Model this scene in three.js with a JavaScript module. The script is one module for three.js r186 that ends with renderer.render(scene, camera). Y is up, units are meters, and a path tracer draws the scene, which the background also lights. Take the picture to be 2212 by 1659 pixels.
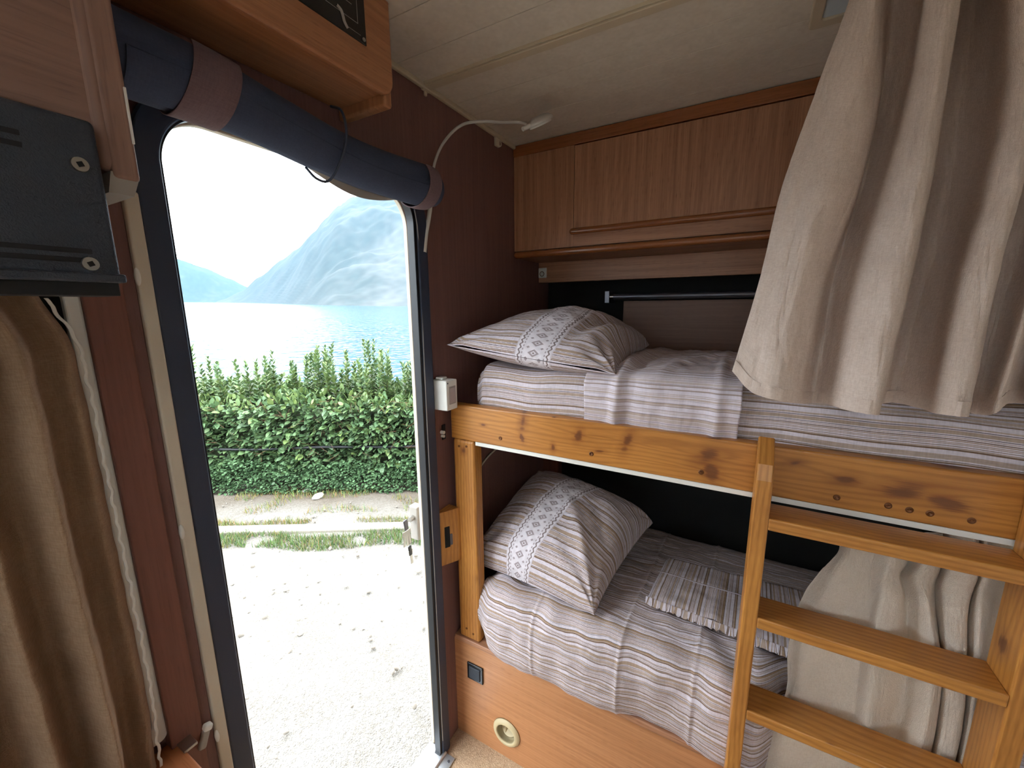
import * as THREE from 'three';
import { RoundedBoxGeometry } from 'three/addons/geometries/RoundedBoxGeometry.js';
import { mergeGeometries, mergeVertices } from 'three/addons/utils/BufferGeometryUtils.js';
import { ImprovedNoise } from 'three/addons/math/ImprovedNoise.js';

// ---------------------------------------------------------------- camera, sky, exposure
const scene = new THREE.Scene();
const camera = new THREE.PerspectiveCamera(86.519, 2212 / 1659, 0.01, 12000);
const EYE = new THREE.Vector3(0, 1.4046, 0.735);
camera.position.copy(EYE);
camera.lookAt(EYE.x + 0.85540, EYE.y - 0.18432, EYE.z - 0.48406);
camera.rotateZ(-0.009577);
scene.add(camera);
scene.background = new THREE.Color().setRGB(0.93, 0.975, 1.0);   // bright hazy daylight
scene.backgroundIntensity = 5.6;
const renderer = new THREE.WebGLRenderer({ antialias: true });
renderer.toneMapping = THREE.LinearToneMapping;
renderer.toneMappingExposure = 1.5;
renderer.shadowMap.enabled = true;

// ---------------------------------------------------------------- helpers
const taken = new Map();
function numbered(name) { const n = taken.get(name) || 0; taken.set(name, n + 1); return n ? name + '_' + String(n).padStart(3, '0') : name; }
function rngOf(seed) { let s = seed >>> 0; return () => { s = (s + 0x6d2b79f5) | 0; let t = Math.imul(s ^ (s >>> 15), 1 | s); t = (t + Math.imul(t ^ (t >>> 7), 61 | t)) ^ t; return ((t ^ (t >>> 14)) >>> 0) / 4294967296; }; }
const perlin = new ImprovedNoise();
const nz = (x, y, z = 0) => perlin.noise(x, y, z);
const fbm3 = (x, y, z = 0) => nz(x, y, z) + 0.5 * nz(2 * x + 7.1, 2 * y, 2 * z) + 0.25 * nz(4 * x, 4 * y + 3.3, 4 * z);
const clamp = THREE.MathUtils.clamp, lerp = THREE.MathUtils.lerp, smooth = (a, b, x) => { const t = clamp((x - a) / (b - a), 0, 1); return t * t * (3 - 2 * t); };
const V = (x, y, z) => new THREE.Vector3(x, y, z);

function mesh(name, geo, mat, parent, label) {
  const m = new THREE.Mesh(geo, mat); m.castShadow = m.receiveShadow = true;
  m.name = parent ? name : numbered(name);
  (parent || scene).add(m);
  if (label) m.userData.label = label;
  return m;
}
function tag(o, label, category, group) { o.userData.label = label; o.userData.category = category; if (group) o.userData.group = group; return o; }
function thing(name, label, category, at = [0, 0, 0], group) { const g = new THREE.Group(); g.name = numbered(name); g.position.set(...at); scene.add(g); return tag(g, label, category, group); }
function struct(name, geo, mat, label) { const m = mesh(name, geo, mat); m.userData.kind = 'structure'; if (label) m.userData.label = label; return m; }
function structGroup(name, label) { const g = new THREE.Group(); g.name = numbered(name); scene.add(g); g.userData.kind = 'structure'; if (label) g.userData.label = label; return g; }

// uv in metres by the face a point lies on; 'grain' is the axis that runs along u
function uvBox(g, grain = 'x', du = 0, dv = 0) {
  const h = g.index ? g.toNonIndexed() : g, p = h.attributes.position, n = h.attributes.normal, uv = new Float32Array(p.count * 2);
  const gi = 'xyz'.indexOf(grain);
  for (let i = 0; i < p.count; i += 3) {
    const c = [0, 0, 0];
    for (let k = 0; k < 3; k++) { c[0] += n.getX(i + k); c[1] += n.getY(i + k); c[2] += n.getZ(i + k); }
    const a = c.map(Math.abs), m = a.indexOf(Math.max(...a));
    let ax = [0, 1, 2].filter((q) => q !== m);
    if (ax[1] === gi) ax = [ax[1], ax[0]];
    for (let k = 0; k < 3; k++) { const q = [p.getX(i + k), p.getY(i + k), p.getZ(i + k)]; uv[(i + k) * 2] = q[ax[0]] + du; uv[(i + k) * 2 + 1] = q[ax[1]] + dv; }
  }
  h.setAttribute('uv', new THREE.BufferAttribute(uv, 2));
  return h;
}
// box between two corners with rounded edges
function rbox(x0, y0, z0, x1, y1, z1, r = 0.003, grain = 'x', du = 0, dv = 0, seg = 2) {
  const w = x1 - x0, h = y1 - y0, d = z1 - z0;
  const g = r > 0 ? new RoundedBoxGeometry(w, h, d, seg, Math.min(r, w * 0.49, h * 0.49, d * 0.49)) : new THREE.BoxGeometry(w, h, d);
  g.translate((x0 + x1) / 2, (y0 + y1) / 2, (z0 + z1) / 2);
  return uvBox(g, grain, du, dv);
}
const merge = (list) => mergeGeometries(list.map((g) => { const h = g.index ? g.toNonIndexed() : g; for (const k of Object.keys(h.attributes)) if (!['position', 'normal', 'uv'].includes(k)) h.deleteAttribute(k); return h; }));
// a surface f(u, v) -> [x, y, z]
function surface(nu, nv, f, uvf) {
  const pos = [], uv = [], idx = [];
  for (let j = 0; j <= nv; j++) for (let i = 0; i <= nu; i++) {
    const u = i / nu, v = j / nv, p = f(u, v); pos.push(...p); uv.push(...(uvf ? uvf(u, v, p) : [u, v]));
  }
  for (let j = 0; j < nv; j++) for (let i = 0; i < nu; i++) { const a = j * (nu + 1) + i, b = a + 1, c = a + nu + 1, d = c + 1; idx.push(a, b, d, a, d, c); }
  const g = new THREE.BufferGeometry();
  g.setAttribute('position', new THREE.Float32BufferAttribute(pos, 3)); g.setAttribute('uv', new THREE.Float32BufferAttribute(uv, 2));
  g.setIndex(idx); g.computeVertexNormals();
  return g;
}
// a sheet with thickness: the surface, moved back along its normals, with closed rim
function thicken(g, t) {
  const p = g.attributes.position, n = g.attributes.normal, uv = g.attributes.uv, N = p.count, pos = [], uvs = [], idx = [];
  for (let i = 0; i < N; i++) { pos.push(p.getX(i), p.getY(i), p.getZ(i)); uvs.push(uv.getX(i), uv.getY(i)); }
  for (let i = 0; i < N; i++) { pos.push(p.getX(i) - n.getX(i) * t, p.getY(i) - n.getY(i) * t, p.getZ(i) - n.getZ(i) * t); uvs.push(uv.getX(i), uv.getY(i)); }
  const a = g.index.array, edges = new Map();
  for (let i = 0; i < a.length; i += 3) {
    idx.push(a[i], a[i + 1], a[i + 2], a[i] + N, a[i + 2] + N, a[i + 1] + N);
    for (const [q, w] of [[a[i], a[i + 1]], [a[i + 1], a[i + 2]], [a[i + 2], a[i]]]) { const k = Math.min(q, w) * 1e6 + Math.max(q, w); edges.has(k) ? edges.set(k, null) : edges.set(k, [q, w]); }
  }
  for (const e of edges.values()) if (e) { const [q, w] = e; idx.push(q, q + N, w + N, q, w + N, w); }
  const h = new THREE.BufferGeometry();
  h.setAttribute('position', new THREE.Float32BufferAttribute(pos, 3)); h.setAttribute('uv', new THREE.Float32BufferAttribute(uvs, 2)); h.setIndex(idx);
  const rimless = new THREE.BufferGeometry(); rimless.copy(h); rimless.computeVertexNormals();
  return rimless;
}
const tube = (pts, r, seg = 40, rad = 10) => new THREE.TubeGeometry(new THREE.CatmullRomCurve3(pts.map((p) => V(...p))), seg, r, rad, false);
function cyl(a, b, r0, r1 = r0, seg = 20) {
  const A = V(...a), B = V(...b), L = A.distanceTo(B), g = new THREE.CylinderGeometry(r1, r0, L, seg);
  g.applyQuaternion(new THREE.Quaternion().setFromUnitVectors(V(0, 1, 0), B.clone().sub(A).normalize())); g.translate((A.x + B.x) / 2, (A.y + B.y) / 2, (A.z + B.z) / 2);
  return g;
}
function roundRect(path, x0, y0, x1, y1, r) {
  const rs = Array.isArray(r) ? r : [r, r, r, r];                 // bottom left, bottom right, top right, top left
  path.moveTo(x0 + rs[0], y0); path.lineTo(x1 - rs[1], y0); path.absarc(x1 - rs[1], y0 + rs[1], rs[1], -Math.PI / 2, 0);
  path.lineTo(x1, y1 - rs[2]); path.absarc(x1 - rs[2], y1 - rs[2], rs[2], 0, Math.PI / 2);
  path.lineTo(x0 + rs[3], y1); path.absarc(x0 + rs[3], y1 - rs[3], rs[3], Math.PI / 2, Math.PI);
  path.lineTo(x0, y0 + rs[0]); path.absarc(x0 + rs[0], y0 + rs[0], rs[0], Math.PI, 1.5 * Math.PI);
  return path;
}
function ring(outer, inner, depth, z0, bevel = 0) {
  const s = roundRect(new THREE.Shape(), ...outer); s.holes.push(roundRect(new THREE.Path(), ...inner));
  const g = new THREE.ExtrudeGeometry(s, { depth: depth - 2 * bevel, bevelEnabled: bevel > 0, bevelThickness: bevel, bevelSize: bevel, bevelOffset: -bevel, bevelSegments: 3, curveSegments: 14 });
  g.translate(0, 0, z0 + bevel); return g;
}

// ---------------------------------------------------------------- computed textures
function periodic(px, py, seed) {                                    // value noise on a px by py lattice that repeats
  const r = rngOf(seed), t = new Float32Array(px * py).map(() => r());
  return (u, v) => {
    const x = u * px, y = v * py, i = Math.floor(x), j = Math.floor(y), a = x - i, b = y - j, s = a * a * (3 - 2 * a), q = b * b * (3 - 2 * b);
    const g = (m, n) => t[(((n % py) + py) % py) * px + (((m % px) + px) % px)];
    return lerp(lerp(g(i, j), g(i + 1, j), s), lerp(g(i, j + 1), g(i + 1, j + 1), s), q);
  };
}
function texture(w, h, f, srgb = true, metres) {                    // f(u, v) -> [r, g, b] 0..255, v up
  const d = new Uint8Array(w * h * 4);
  for (let y = 0; y < h; y++) for (let x = 0; x < w; x++) { const c = f((x + 0.5) / w, (y + 0.5) / h), o = (y * w + x) * 4; d[o] = clamp(c[0], 0, 255); d[o + 1] = clamp(c[1], 0, 255); d[o + 2] = clamp(c[2], 0, 255); d[o + 3] = 255; }
  const t = new THREE.DataTexture(d, w, h, THREE.RGBAFormat);
  t.wrapS = t.wrapT = THREE.RepeatWrapping; t.magFilter = THREE.LinearFilter; t.minFilter = THREE.LinearMipmapLinearFilter; t.generateMipmaps = true;
  if (srgb) t.colorSpace = THREE.SRGBColorSpace;
  if (metres) t.repeat.set(1 / metres[0], 1 / metres[1]);
  t.needsUpdate = true; return t;
}
const hexRGB = (h) => [(h >> 16) & 255, (h >> 8) & 255, h & 255];
const mix3 = (a, b, t) => [lerp(a[0], b[0], t), lerp(a[1], b[1], t), lerp(a[2], b[2], t)];
const scale3 = (a, k) => [a[0] * k, a[1] * k, a[2] * k];
// laminated veneer: fine straight grain with a few cathedral figures; 1 m along u, 0.5 m along v
function veneer(light, dark, seed, figure = 1) {
  const A = hexRGB(light), B = hexRGB(dark), w1 = periodic(3, 6, seed), w2 = periodic(7, 190, seed + 1), w3 = periodic(44, 420, seed + 2), w4 = periodic(3, 31, seed + 3), w5 = periodic(2, 70, seed + 4);
  return texture(1024, 1024, (u, v) => {
    const rings = 0.5 + 0.5 * Math.sin((v * 26 + figure * 3.2 * w1(u, v)) * 6.2832);
    let k = 0.3 * w2(u, v) + 0.09 * rings + 0.2 * w4(u, v) + 0.24 * w5(u, v);
    const pore = w3(u, v); k += pore > 0.74 ? (pore - 0.74) * 1.5 : 0;
    return mix3(A, B, clamp(k, 0, 1));
  }, true, [1, 0.5]);
}
// lacquered pine board: rings bent round the knots; W by H metres
function pine(w, h, W, H, knots, seed, light = 0xc98d45, dark = 0x8a5320) {
  const A = hexRGB(light), B = hexRGB(dark), K = hexRGB(0x5b3018), w1 = periodic(4, 5, seed), w2 = periodic(60, 160, seed + 1), w3 = periodic(9, 4, seed + 2), w4 = periodic(24, 9, seed + 5);
  return texture(w, h, (u, v) => {
    const x = u * W, y = v * H; let warp = 0, kn = 0, halo = 0;
    for (const [kx, ky, r0, st, an] of knots) {
      const r = r0 * 1.35, ca = Math.cos(an || 0), sa = Math.sin(an || 0), ex = ((x - kx) * ca + (y - ky) * sa), ey = (-(x - kx) * sa + (y - ky) * ca);
      const dx = (x - kx) / (r * 2.6), dy = (y - ky) / r, d = Math.hypot(dx, dy);
      warp += Math.sign(dy) * Math.exp(-d * 0.8) * r * 0.9;
      const e = Math.hypot(ex / (r * (st || 1)), ey / (r * 0.8)) + 1.1 * (w4(u, v) - 0.5) + 0.6 * (w2(u, v) - 0.5); kn = Math.max(kn, 1 - smooth(0.35, 1.15, e)); halo = Math.max(halo, 1 - smooth(0.8, 2.8, e));
    }
    const yy = y + warp + 0.02 * (w1(u, v) - 0.5), ringv = 0.5 + 0.5 * Math.sin(yy * 560 + 5 * w3(u, v));
    const t = 0.3 * ringv * ringv + 0.26 * w2(u, v) + 0.3 * w3(u, v) + 0.3 * halo * w4(u, v) + 0.12 * halo;
    return mix3(mix3(A, B, clamp(t, 0, 1)), K, clamp(kn * 0.72, 0, 1));
  }, true, [W, H]);
}
// woven stripes: one repeat across u (0.26 m), threads along v
const stripeLine = (() => {
  const r = rngOf(41), n = 2048, line = [], W = hexRGB(0xcfc6ce), B = hexRGB(0x997f66), T = hexRGB(0x765d4a), D = hexRGB(0x483a36);
  const put = (len, c) => { for (let k = 0; k < len && line.length < n; k++) line.push(c); };
  while (line.length < n) {
    const pick = r();
    if (pick < 0.3) { put(2.5 + r() * 3, D); put(6 + r() * 10, W); put(16 + r() * 30, mix3(B, W, 0.15 + 0.25 * r())); put(5 + r() * 8, W); }
    else if (pick < 0.62) { const m = 2 + Math.floor(r() * 4); for (let q = 0; q < m; q++) { put(3 + r() * 5, r() < 0.5 ? T : B); put(5 + r() * 8, W); } }
    else if (pick < 0.82) { put(14 + r() * 24, B); put(3 + r() * 3, D); put(12 + r() * 26, W); }
    else { put(18 + r() * 34, W); put(8 + r() * 10, T); put(4 + r() * 6, mix3(W, B, 0.4)); }
  }
  return line;
})();
const weaveA = periodic(512, 40, 7), weaveB = periodic(40, 300, 8), weaveC = periodic(14, 9, 9);
function stripeColour(u, v) {
  const c = stripeLine[Math.floor((((u % 1) + 1) % 1) * 2047.99)];
  return scale3(c, 0.9 + 0.12 * weaveA(u, v) + 0.08 * weaveB(u, v) - 0.04 * weaveC(u, v));
}
const stripes = texture(2048, 512, (u, v) => stripeColour(u, v), true, [0.4, 0.4]);
const clothBump = texture(512, 512, (u, v) => { const a = 128 + 60 * Math.sin(u * 512 * 1.57) * Math.sin(v * 512 * 1.57) + 60 * (weaveB(u, v) - 0.5); return [a, a, a]; }, false, [0.2, 0.2]);
// pillow slip: stripes across the width, an embroidered lace band down the middle
function slip(b0, b1, seed, slant = 0) {
  const r = rngOf(seed), a = periodic(60, 60, seed);
  const cream = hexRGB(0xd6cfd4), ink = hexRGB(0x9a8d90), dot = hexRGB(0x7d6e6e);
  return texture(1024, 1024, (u, v) => {
    let c = stripeColour(v * 1.2 + 0.13 + 0.004 * Math.sin(u * 9), u * 1.7);
    const t = (u - b0 - slant * v) / (b1 - b0);
    if (t > 0 && t < 1) {
      c = scale3(cream, 0.94 + 0.1 * a(u, v));
      const k = v * 19, kk = k - Math.floor(k), m = (t - 0.5) * 2, am = Math.abs(m);
      const wave = 0.84 + 0.05 * Math.sin(v * 19 * 6.283 * 2);
      if (Math.abs(am - wave) < 0.045) c = dot;                                             // scalloped edge lines
      else if (Math.abs(am - 0.66) < 0.035 && Math.sin(v * 19 * 6.283 * 3) > 0) c = ink;    // dotted line
      const dia = Math.abs(m) / 0.34 + Math.abs(kk - 0.5) / 0.36;
      if (dia < 1 && dia > 0.52) c = ink; else if (dia < 0.24) c = dot;                    // diamonds
      const dd = Math.abs(am - 0.4) / 0.1 + Math.abs(((kk + 0.5) % 1) - 0.5) / 0.12;
      if (dd < 1) c = ink;
    } else if (Math.abs(t) < 0.03 || Math.abs(t - 1) < 0.03) c = mix3(cream, ink, 0.35);
    return c;
  });
}
function linen(base, dark, seed) {
  const A = hexRGB(base), B = hexRGB(dark), a = periodic(420, 60, seed), b = periodic(60, 420, seed + 1), c = periodic(9, 9, seed + 2);
  return texture(1024, 1024, (u, v) => mix3(A, B, clamp(0.34 * a(u, v) + 0.34 * b(u, v) + 0.2 * c(u, v) - 0.04, 0, 1)), true, [0.34, 0.34]);
}
function speckle(base, dark, n, metres, seed, amount = 1) {
  const A = hexRGB(base), B = hexRGB(dark), a = periodic(n, n, seed), b = periodic(Math.round(n / 3), Math.round(n / 3), seed + 1), c = periodic(9, 9, seed + 2);
  return texture(1024, 1024, (u, v) => mix3(A, B, clamp(amount * (0.5 * a(u, v) + 0.35 * b(u, v) + 0.3 * c(u, v) - 0.2), 0, 1)), true, [metres, metres]);
}
const bumpOf = (n, metres, seed, ny = n) => { const a = periodic(n, ny, seed), b = periodic(Math.max(2, n >> 2), Math.max(2, ny >> 2), seed + 1); return texture(512, 512, (u, v) => { const k = 150 * a(u, v) + 105 * b(u, v); return [k, k, k]; }, false, [metres, metres]); };

// ---------------------------------------------------------------- materials
const S = (o) => new THREE.MeshPhysicalMaterial(Object.assign({ side: THREE.DoubleSide }, o));
const M = {};
M.panel = S({ map: veneer(0xc48d62, 0x97623c, 11, 1), roughness: 0.42 });
M.cabinet = S({ map: veneer(0xc08f6e, 0x80533a, 21, 1.6), roughness: 0.45 });
M.cabinetRail = S({ map: veneer(0xa2643a, 0x744020, 23, 0.4), roughness: 0.26, clearcoat: 0.4, clearcoatRoughness: 0.2 });
M.overhead = S({ map: veneer(0xbd865e, 0x8a583b, 25, 0.8), roughness: 0.42 });
M.wallBrown = S({ map: veneer(0x835e57, 0x6a4943, 31, 0.2), roughness: 0.62, bumpMap: bumpOf(220, 0.3, 33), bumpScale: 0.0003 });
M.cupboard = S({ map: veneer(0x9e7c6c, 0x765a50, 27, 0.5), roughness: 0.5 });
M.brownTrim = S({ map: veneer(0x835446, 0x683e32, 35, 0.3), roughness: 0.5 });
M.tableWood = S({ map: veneer(0xb9764a, 0x96562f, 37, 0.6), roughness: 0.45 });
M.pineGeneric = S({ map: pine(1024, 512, 1.0, 0.3, [[0.1, 0.06, 0.008], [0.42, 0.21, 0.011], [0.7, 0.1, 0.006], [0.86, 0.26, 0.009], [0.25, 0.16, 0.005]], 51), roughness: 0.36 });
M.pineBeam = S({ map: pine(2048, 192, 1.25, 0.117, [[0.255, 0.088, 0.009, 1.9, 1.35], [0.25, 0.045, 0.005, 1.8, 1.9], [0.407, 0.072, 0.007, 1.5, 1.2], [0.524, 0.075, 0.009, 2.2, 1.25], [0.34, 0.03, 0.005, 1.4, 1.6], [0.69, 0.068, 0.013, 1.3, 0.6], [0.7, 0.034, 0.011, 1.4, 1.9], [1.0, 0.06, 0.012, 2.0, 0.2], [1.05, 0.052, 0.011, 1.6, -0.3], [0.84, 0.08, 0.006, 1.8, 0.4], [0.92, 0.064, 0.008, 1.5, 0.2], [0.13, 0.06, 0.003, 2], [0.46, 0.04, 0.003, 3, 0.1], [1.16, 0.07, 0.008]], 53, 0xc4873f, 0x87501f), roughness: 0.34 });
M.ceiling = S({ map: speckle(0xd8cebf, 0xc8bdad, 80, 0.5, 61), roughness: 0.55 });
M.ceilTrim = S({ color: 0xc2b39a, roughness: 0.5 });
M.ceilGap = S({ color: 0xd8cdbd, roughness: 0.7 });
M.carpet = S({ map: speckle(0xcdb293, 0xa3866a, 300, 0.5, 63, 1.1), roughness: 1, bumpMap: bumpOf(250, 0.25, 65), bumpScale: 0.003 });
M.black = S({ color: 0x050506, roughness: 0.9 });
M.blackPlastic = S({ color: 0x2e353f, roughness: 0.5, bumpMap: bumpOf(180, 0.12, 71), bumpScale: 0.0006 });
M.blackGloss = S({ color: 0x0c0d10, roughness: 0.25 });
M.groove = S({ color: 0x0a0c10, roughness: 0.7 });
M.seal = S({ color: 0x313b4e, roughness: 0.5 });
M.sealDark = S({ color: 0x0b0e14, roughness: 0.45 });
M.rollCloth = S({ map: linen(0x414a60, 0x323a4e, 73), roughness: 0.95 });
M.strap = S({ map: linen(0x7a6468, 0x5f4c50, 75), roughness: 0.95 });
M.cream = S({ color: 0xcdc3b0, roughness: 0.5 });
M.white = S({ color: 0xdedcd4, roughness: 0.4 });
M.greyPlastic = S({ color: 0x9d978f, roughness: 0.45 });
M.alu = S({ color: 0xc9ccd0, roughness: 0.35, metalness: 0.85 });
M.steel = S({ color: 0xb9b7b2, roughness: 0.3, metalness: 1 });
M.darkSteel = S({ color: 0x6c6c72, roughness: 0.35, metalness: 0.75 });
M.lampGrey = S({ color: 0xc9c6c0, roughness: 0.35, metalness: 0.2 });
M.sheet = S({ map: stripes, bumpMap: clothBump, bumpScale: 0.0002, roughness: 0.95 });
M.linenMat = S({ map: linen(0xdacabf, 0xbaa698, 81), bumpMap: bumpOf(200, 0.1, 83), bumpScale: 0.0005, roughness: 1 });
M.linenLeft = S({ map: linen(0xa98f76, 0x85694f, 85), bumpMap: bumpOf(200, 0.1, 87), bumpScale: 0.0005, roughness: 1 });
M.fleece = S({ map: linen(0xe9dccd, 0xd0bfad, 89), bumpMap: bumpOf(160, 0.1, 91), bumpScale: 0.001, roughness: 1 });
M.vent = S({ color: 0xc2b28c, roughness: 0.5 });
M.ventDark = S({ color: 0x4a3d2a, roughness: 0.8 });
M.screw = S({ color: 0x6b4326, roughness: 0.35, metalness: 0.6 });
M.frosted = S({ color: 0xb9c4c8, roughness: 0.4 });

// ================================================================ THE CAMPER SHELL
const CEIL = 1.943, XR = 1.62, XF = -2.9, ZR = 2.15;
{ // wall with the doorway
  const s = new THREE.Shape(); s.moveTo(XF, -0.05); s.lineTo(XR + 0.04, -0.05); s.lineTo(XR + 0.04, 2.0); s.lineTo(XF, 2.0); s.lineTo(XF, -0.05);
  s.holes.push(roundRect(new THREE.Path(), 0.296, -0.02, 0.829, 1.694, [0.01, 0.01, 0.085, 0.085]));
  s.holes.push(roundRect(new THREE.Path(), -2.7, 0.72, -1.0, 1.68, 0.07));
  const g = new THREE.ExtrudeGeometry(s, { depth: 0.036, bevelEnabled: false, curveSegments: 16 }); g.translate(0, 0, -0.036);
  struct('wall_left', uvBox(g, 'y'), M.wallBrown, 'dark reddish brown wall panel around the open doorway');
}
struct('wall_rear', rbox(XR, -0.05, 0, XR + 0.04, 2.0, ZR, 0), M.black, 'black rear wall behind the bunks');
{ // side wall across the aisle
  const s = new THREE.Shape(); s.moveTo(XF, -0.05); s.lineTo(XR + 0.04, -0.05); s.lineTo(XR + 0.04, 2.0); s.lineTo(XF, 2.0); s.lineTo(XF, -0.05);
  const g = new THREE.ExtrudeGeometry(s, { depth: 0.04, bevelEnabled: false }); g.translate(0, 0, ZR);
  struct('wall_right', uvBox(g, 'y'), M.white);
}
{ // front end with the wide cab opening and windscreen
  const s = new THREE.Shape(); s.moveTo(-ZR - 0.04, -0.05); s.lineTo(0.036, -0.05); s.lineTo(0.036, 2.0); s.lineTo(-ZR - 0.04, 2.0); s.lineTo(-ZR - 0.04, -0.05);
  s.holes.push(roundRect(new THREE.Path(), -1.7, 1.0, -0.5, 1.6, 0.1));
  const g = new THREE.ExtrudeGeometry(s, { depth: 0.04, bevelEnabled: false }); g.rotateY(Math.PI / 2); g.translate(XF - 0.04, 0, 0);
  struct('wall_front', uvBox(g, 'y'), M.ceiling);
}
struct('floor', rbox(XF, -0.06, -0.036, XR + 0.04, 0, ZR + 0.04, 0), M.carpet, 'beige speckled carpet floor');
{ // ceiling: backing plus narrow boards that run across the van
  const c = structGroup('ceiling', 'beige boarded ceiling with fine joints');
  const hx0 = -1.6, hx1 = -0.74, hz0 = 0.7, hz1 = 1.5;
  mesh('backing', merge([rbox(XF - 0.04, CEIL + 0.0025, -0.036, hx0, 2.02, ZR + 0.04, 0), rbox(hx1, CEIL + 0.0025, -0.036, XR + 0.04, 2.02, ZR + 0.04, 0), rbox(hx0, CEIL + 0.0025, -0.036, hx1, 2.02, hz0, 0), rbox(hx0, CEIL + 0.0025, hz1, hx1, 2.02, ZR + 0.04, 0)]), M.ceilGap, c);
  const joints = [XF, -2.46, -2.03, -1.6, -0.74, -0.31, 0.02, 0.12, 0.228, 0.336, 0.445, 0.553, 0.662, 0.772, 0.878, 0.987, 1.067, 1.147, 1.255, 1.40, XR];
  for (let i = 0; i + 1 < joints.length; i++) for (const [z0, z1] of joints[i] === hx0 ? [[0, hz0], [hz1, ZR]] : [[0, ZR]]) mesh('board', rbox(joints[i] + 0.0007, CEIL, z0, joints[i + 1] - 0.0007, CEIL + 0.004, z1, 0.0006, 'z', i * 0.13), M.ceiling, c);
}
{ // roof hatch over the aisle
  const w = structGroup('window_4', 'roof hatch over the aisle');
  const g = ring([-1.63, -1.53, -0.71, -0.67, 0.03], [-1.57, -1.47, -0.77, -0.73, 0.02], 0.1, 0, 0.003); g.rotateX(-Math.PI / 2); g.translate(0, CEIL - 0.008, 0);
  mesh('frame', uvBox(g), M.white, w);
  mesh('pane', rbox(-1.6, 2.02, 0.7, -0.74, 2.023, 1.5, 0), S({ color: 0xffffff, transmission: 1, thickness: 0, roughness: 0.02 }), w);
}
mesh('trim_1', rbox(XF, CEIL - 0.012, 0, 1.322, CEIL + 0.001, 0.012, 0.004), M.ceilTrim, null).userData.kind = 'structure';
{ // curtain rail on the ceiling
  const t = thing('curtain_rail', 'beige curtain rail screwed along the ceiling in front of the bunks', 'rail', [0.874, CEIL, 0]);
  mesh('track', rbox(-0.011, -0.009, 0.004, 0.011, 0.0005, 1.9, 0.002, 'z'), M.ceilTrim, t);
  mesh('lip', rbox(-0.016, -0.006, 0.004, -0.0125, 0.0005, 1.9, 0.001, 'z'), M.ceilTrim, t);
  mesh('end_cap', merge([rbox(-0.014, -0.014, 0.0, 0.012, 0.0, 0.008, 0.002), rbox(-0.004, -0.024, 0.0, 0.004, -0.012, 0.006, 0.002)]), M.ceilTrim, t);
}
{ // ceiling fixture over the bunk
  const t = thing('ceiling_light', 'square beige ceiling light with a frosted pane, half behind the curtain', 'light', [1.0, CEIL, 0.9]);
  mesh('frame', (() => { const g = ring([-0.09, -0.105, 0.086, 0.12, 0.012], [-0.062, -0.085, 0.06, 0.1, 0.006], 0.012, 0, 0.003); g.rotateX(Math.PI / 2); return uvBox(g); })(), M.ceilTrim, t);
  mesh('pane', rbox(-0.063, -0.008, -0.086, 0.061, -0.004, 0.101, 0.001), M.frosted, t);
}
{ // seals and lining of the doorway
  const t = structGroup('door_1', 'rounded doorway opening with dark rubber seal frame');
  mesh('seal_frame', uvBox(ring([0.2625, -0.01, 0.845, 1.73, [0.02, 0.02, 0.12, 0.12]], [0.2955, 0.006, 0.809, 1.69, [0.012, 0.012, 0.085, 0.085]], 0.014, 0, 0.004)), M.seal, t);
  mesh('seal_lip', uvBox(ring([0.294, 0.004, 0.812, 1.694, [0.012, 0.012, 0.088, 0.088]], [0.2985, 0.012, 0.8, 1.687, [0.01, 0.01, 0.082, 0.082]], 0.022, -0.012, 0.0015)), M.sealDark, t, 'black rubber lip');
  mesh('piping', tube([[0.8105, 0.06, 0.0125], [0.8105, 0.5, 0.0125], [0.8105, 1.2, 0.0125], [0.8105, 1.6, 0.0125], [0.803, 1.645, 0.0125]], 0.0013, 40, 8), M.greyPlastic, t, 'thin grey piping line');
  mesh('outer_frame', uvBox(ring([0.27, -0.01, 0.87, 1.73, [0.02, 0.02, 0.11, 0.11]], [0.303, -0.004, 0.8265, 1.69, [0.012, 0.012, 0.085, 0.085]], 0.012, -0.05, 0.002)), M.cream, t, 'cream outer door frame');
}
{ // door sill
  const t = thing('door_sill', 'aluminium door sill with screwed corner bracket beside the carpet', 'sill', [0.55, 0, 0]);
  mesh('sill_bar', rbox(-0.25, -0.02, -0.05, 0.27, 0.014, 0.02, 0.004), M.alu, t);
  mesh('corner_bracket', rbox(0.215, 0.0, 0.012, 0.27, 0.006, 0.052, 0.002), M.alu, t);
  mesh('screw', cyl([0.252, 0.005, 0.04], [0.252, 0.008, 0.04], 0.004), M.darkSteel, t);
}
// ---- the trims left of the doorway
mesh('trim_2', rbox(0.1875, 0.0, 0, 0.2285, 1.56, 0.022, 0.002, 'y'), M.brownTrim, null).userData.kind = 'structure';
mesh('trim_3', rbox(0.2285, 0.0, 0, 0.2455, 1.56, 0.012, 0.002, 'y', 0.3), M.wallBrown, null).userData.kind = 'structure';
{
  const t4 = mesh('trim_4', rbox(0.2455, 0.0, 0, 0.2625, 1.56, 0.019, 0.003, 'y'), M.cream, null); t4.userData.kind = 'structure';
  for (const y of [1.45, 1.075, 0.7]) { const g = new THREE.SphereGeometry(0.007, 16, 12); g.scale(0.5, 1.7, 0.6); g.translate(0.2462, y, 0.018); mesh('snap_button', g, M.white, t4); }
}
{
  const w = structGroup('window_1', 'curtained window with a closed dark blind and pale plastic frame');
  mesh('frame', uvBox(ring([-0.95, 0.76, 0.188, 1.46, 0.01], [-0.9, 0.79, 0.172, 1.43, 0.01], 0.016, 0, 0.003)), M.white, w);
  mesh('blind', rbox(-0.91, 0.78, 0, 0.174, 1.44, 0.006, 0), M.black, w);
}
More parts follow.
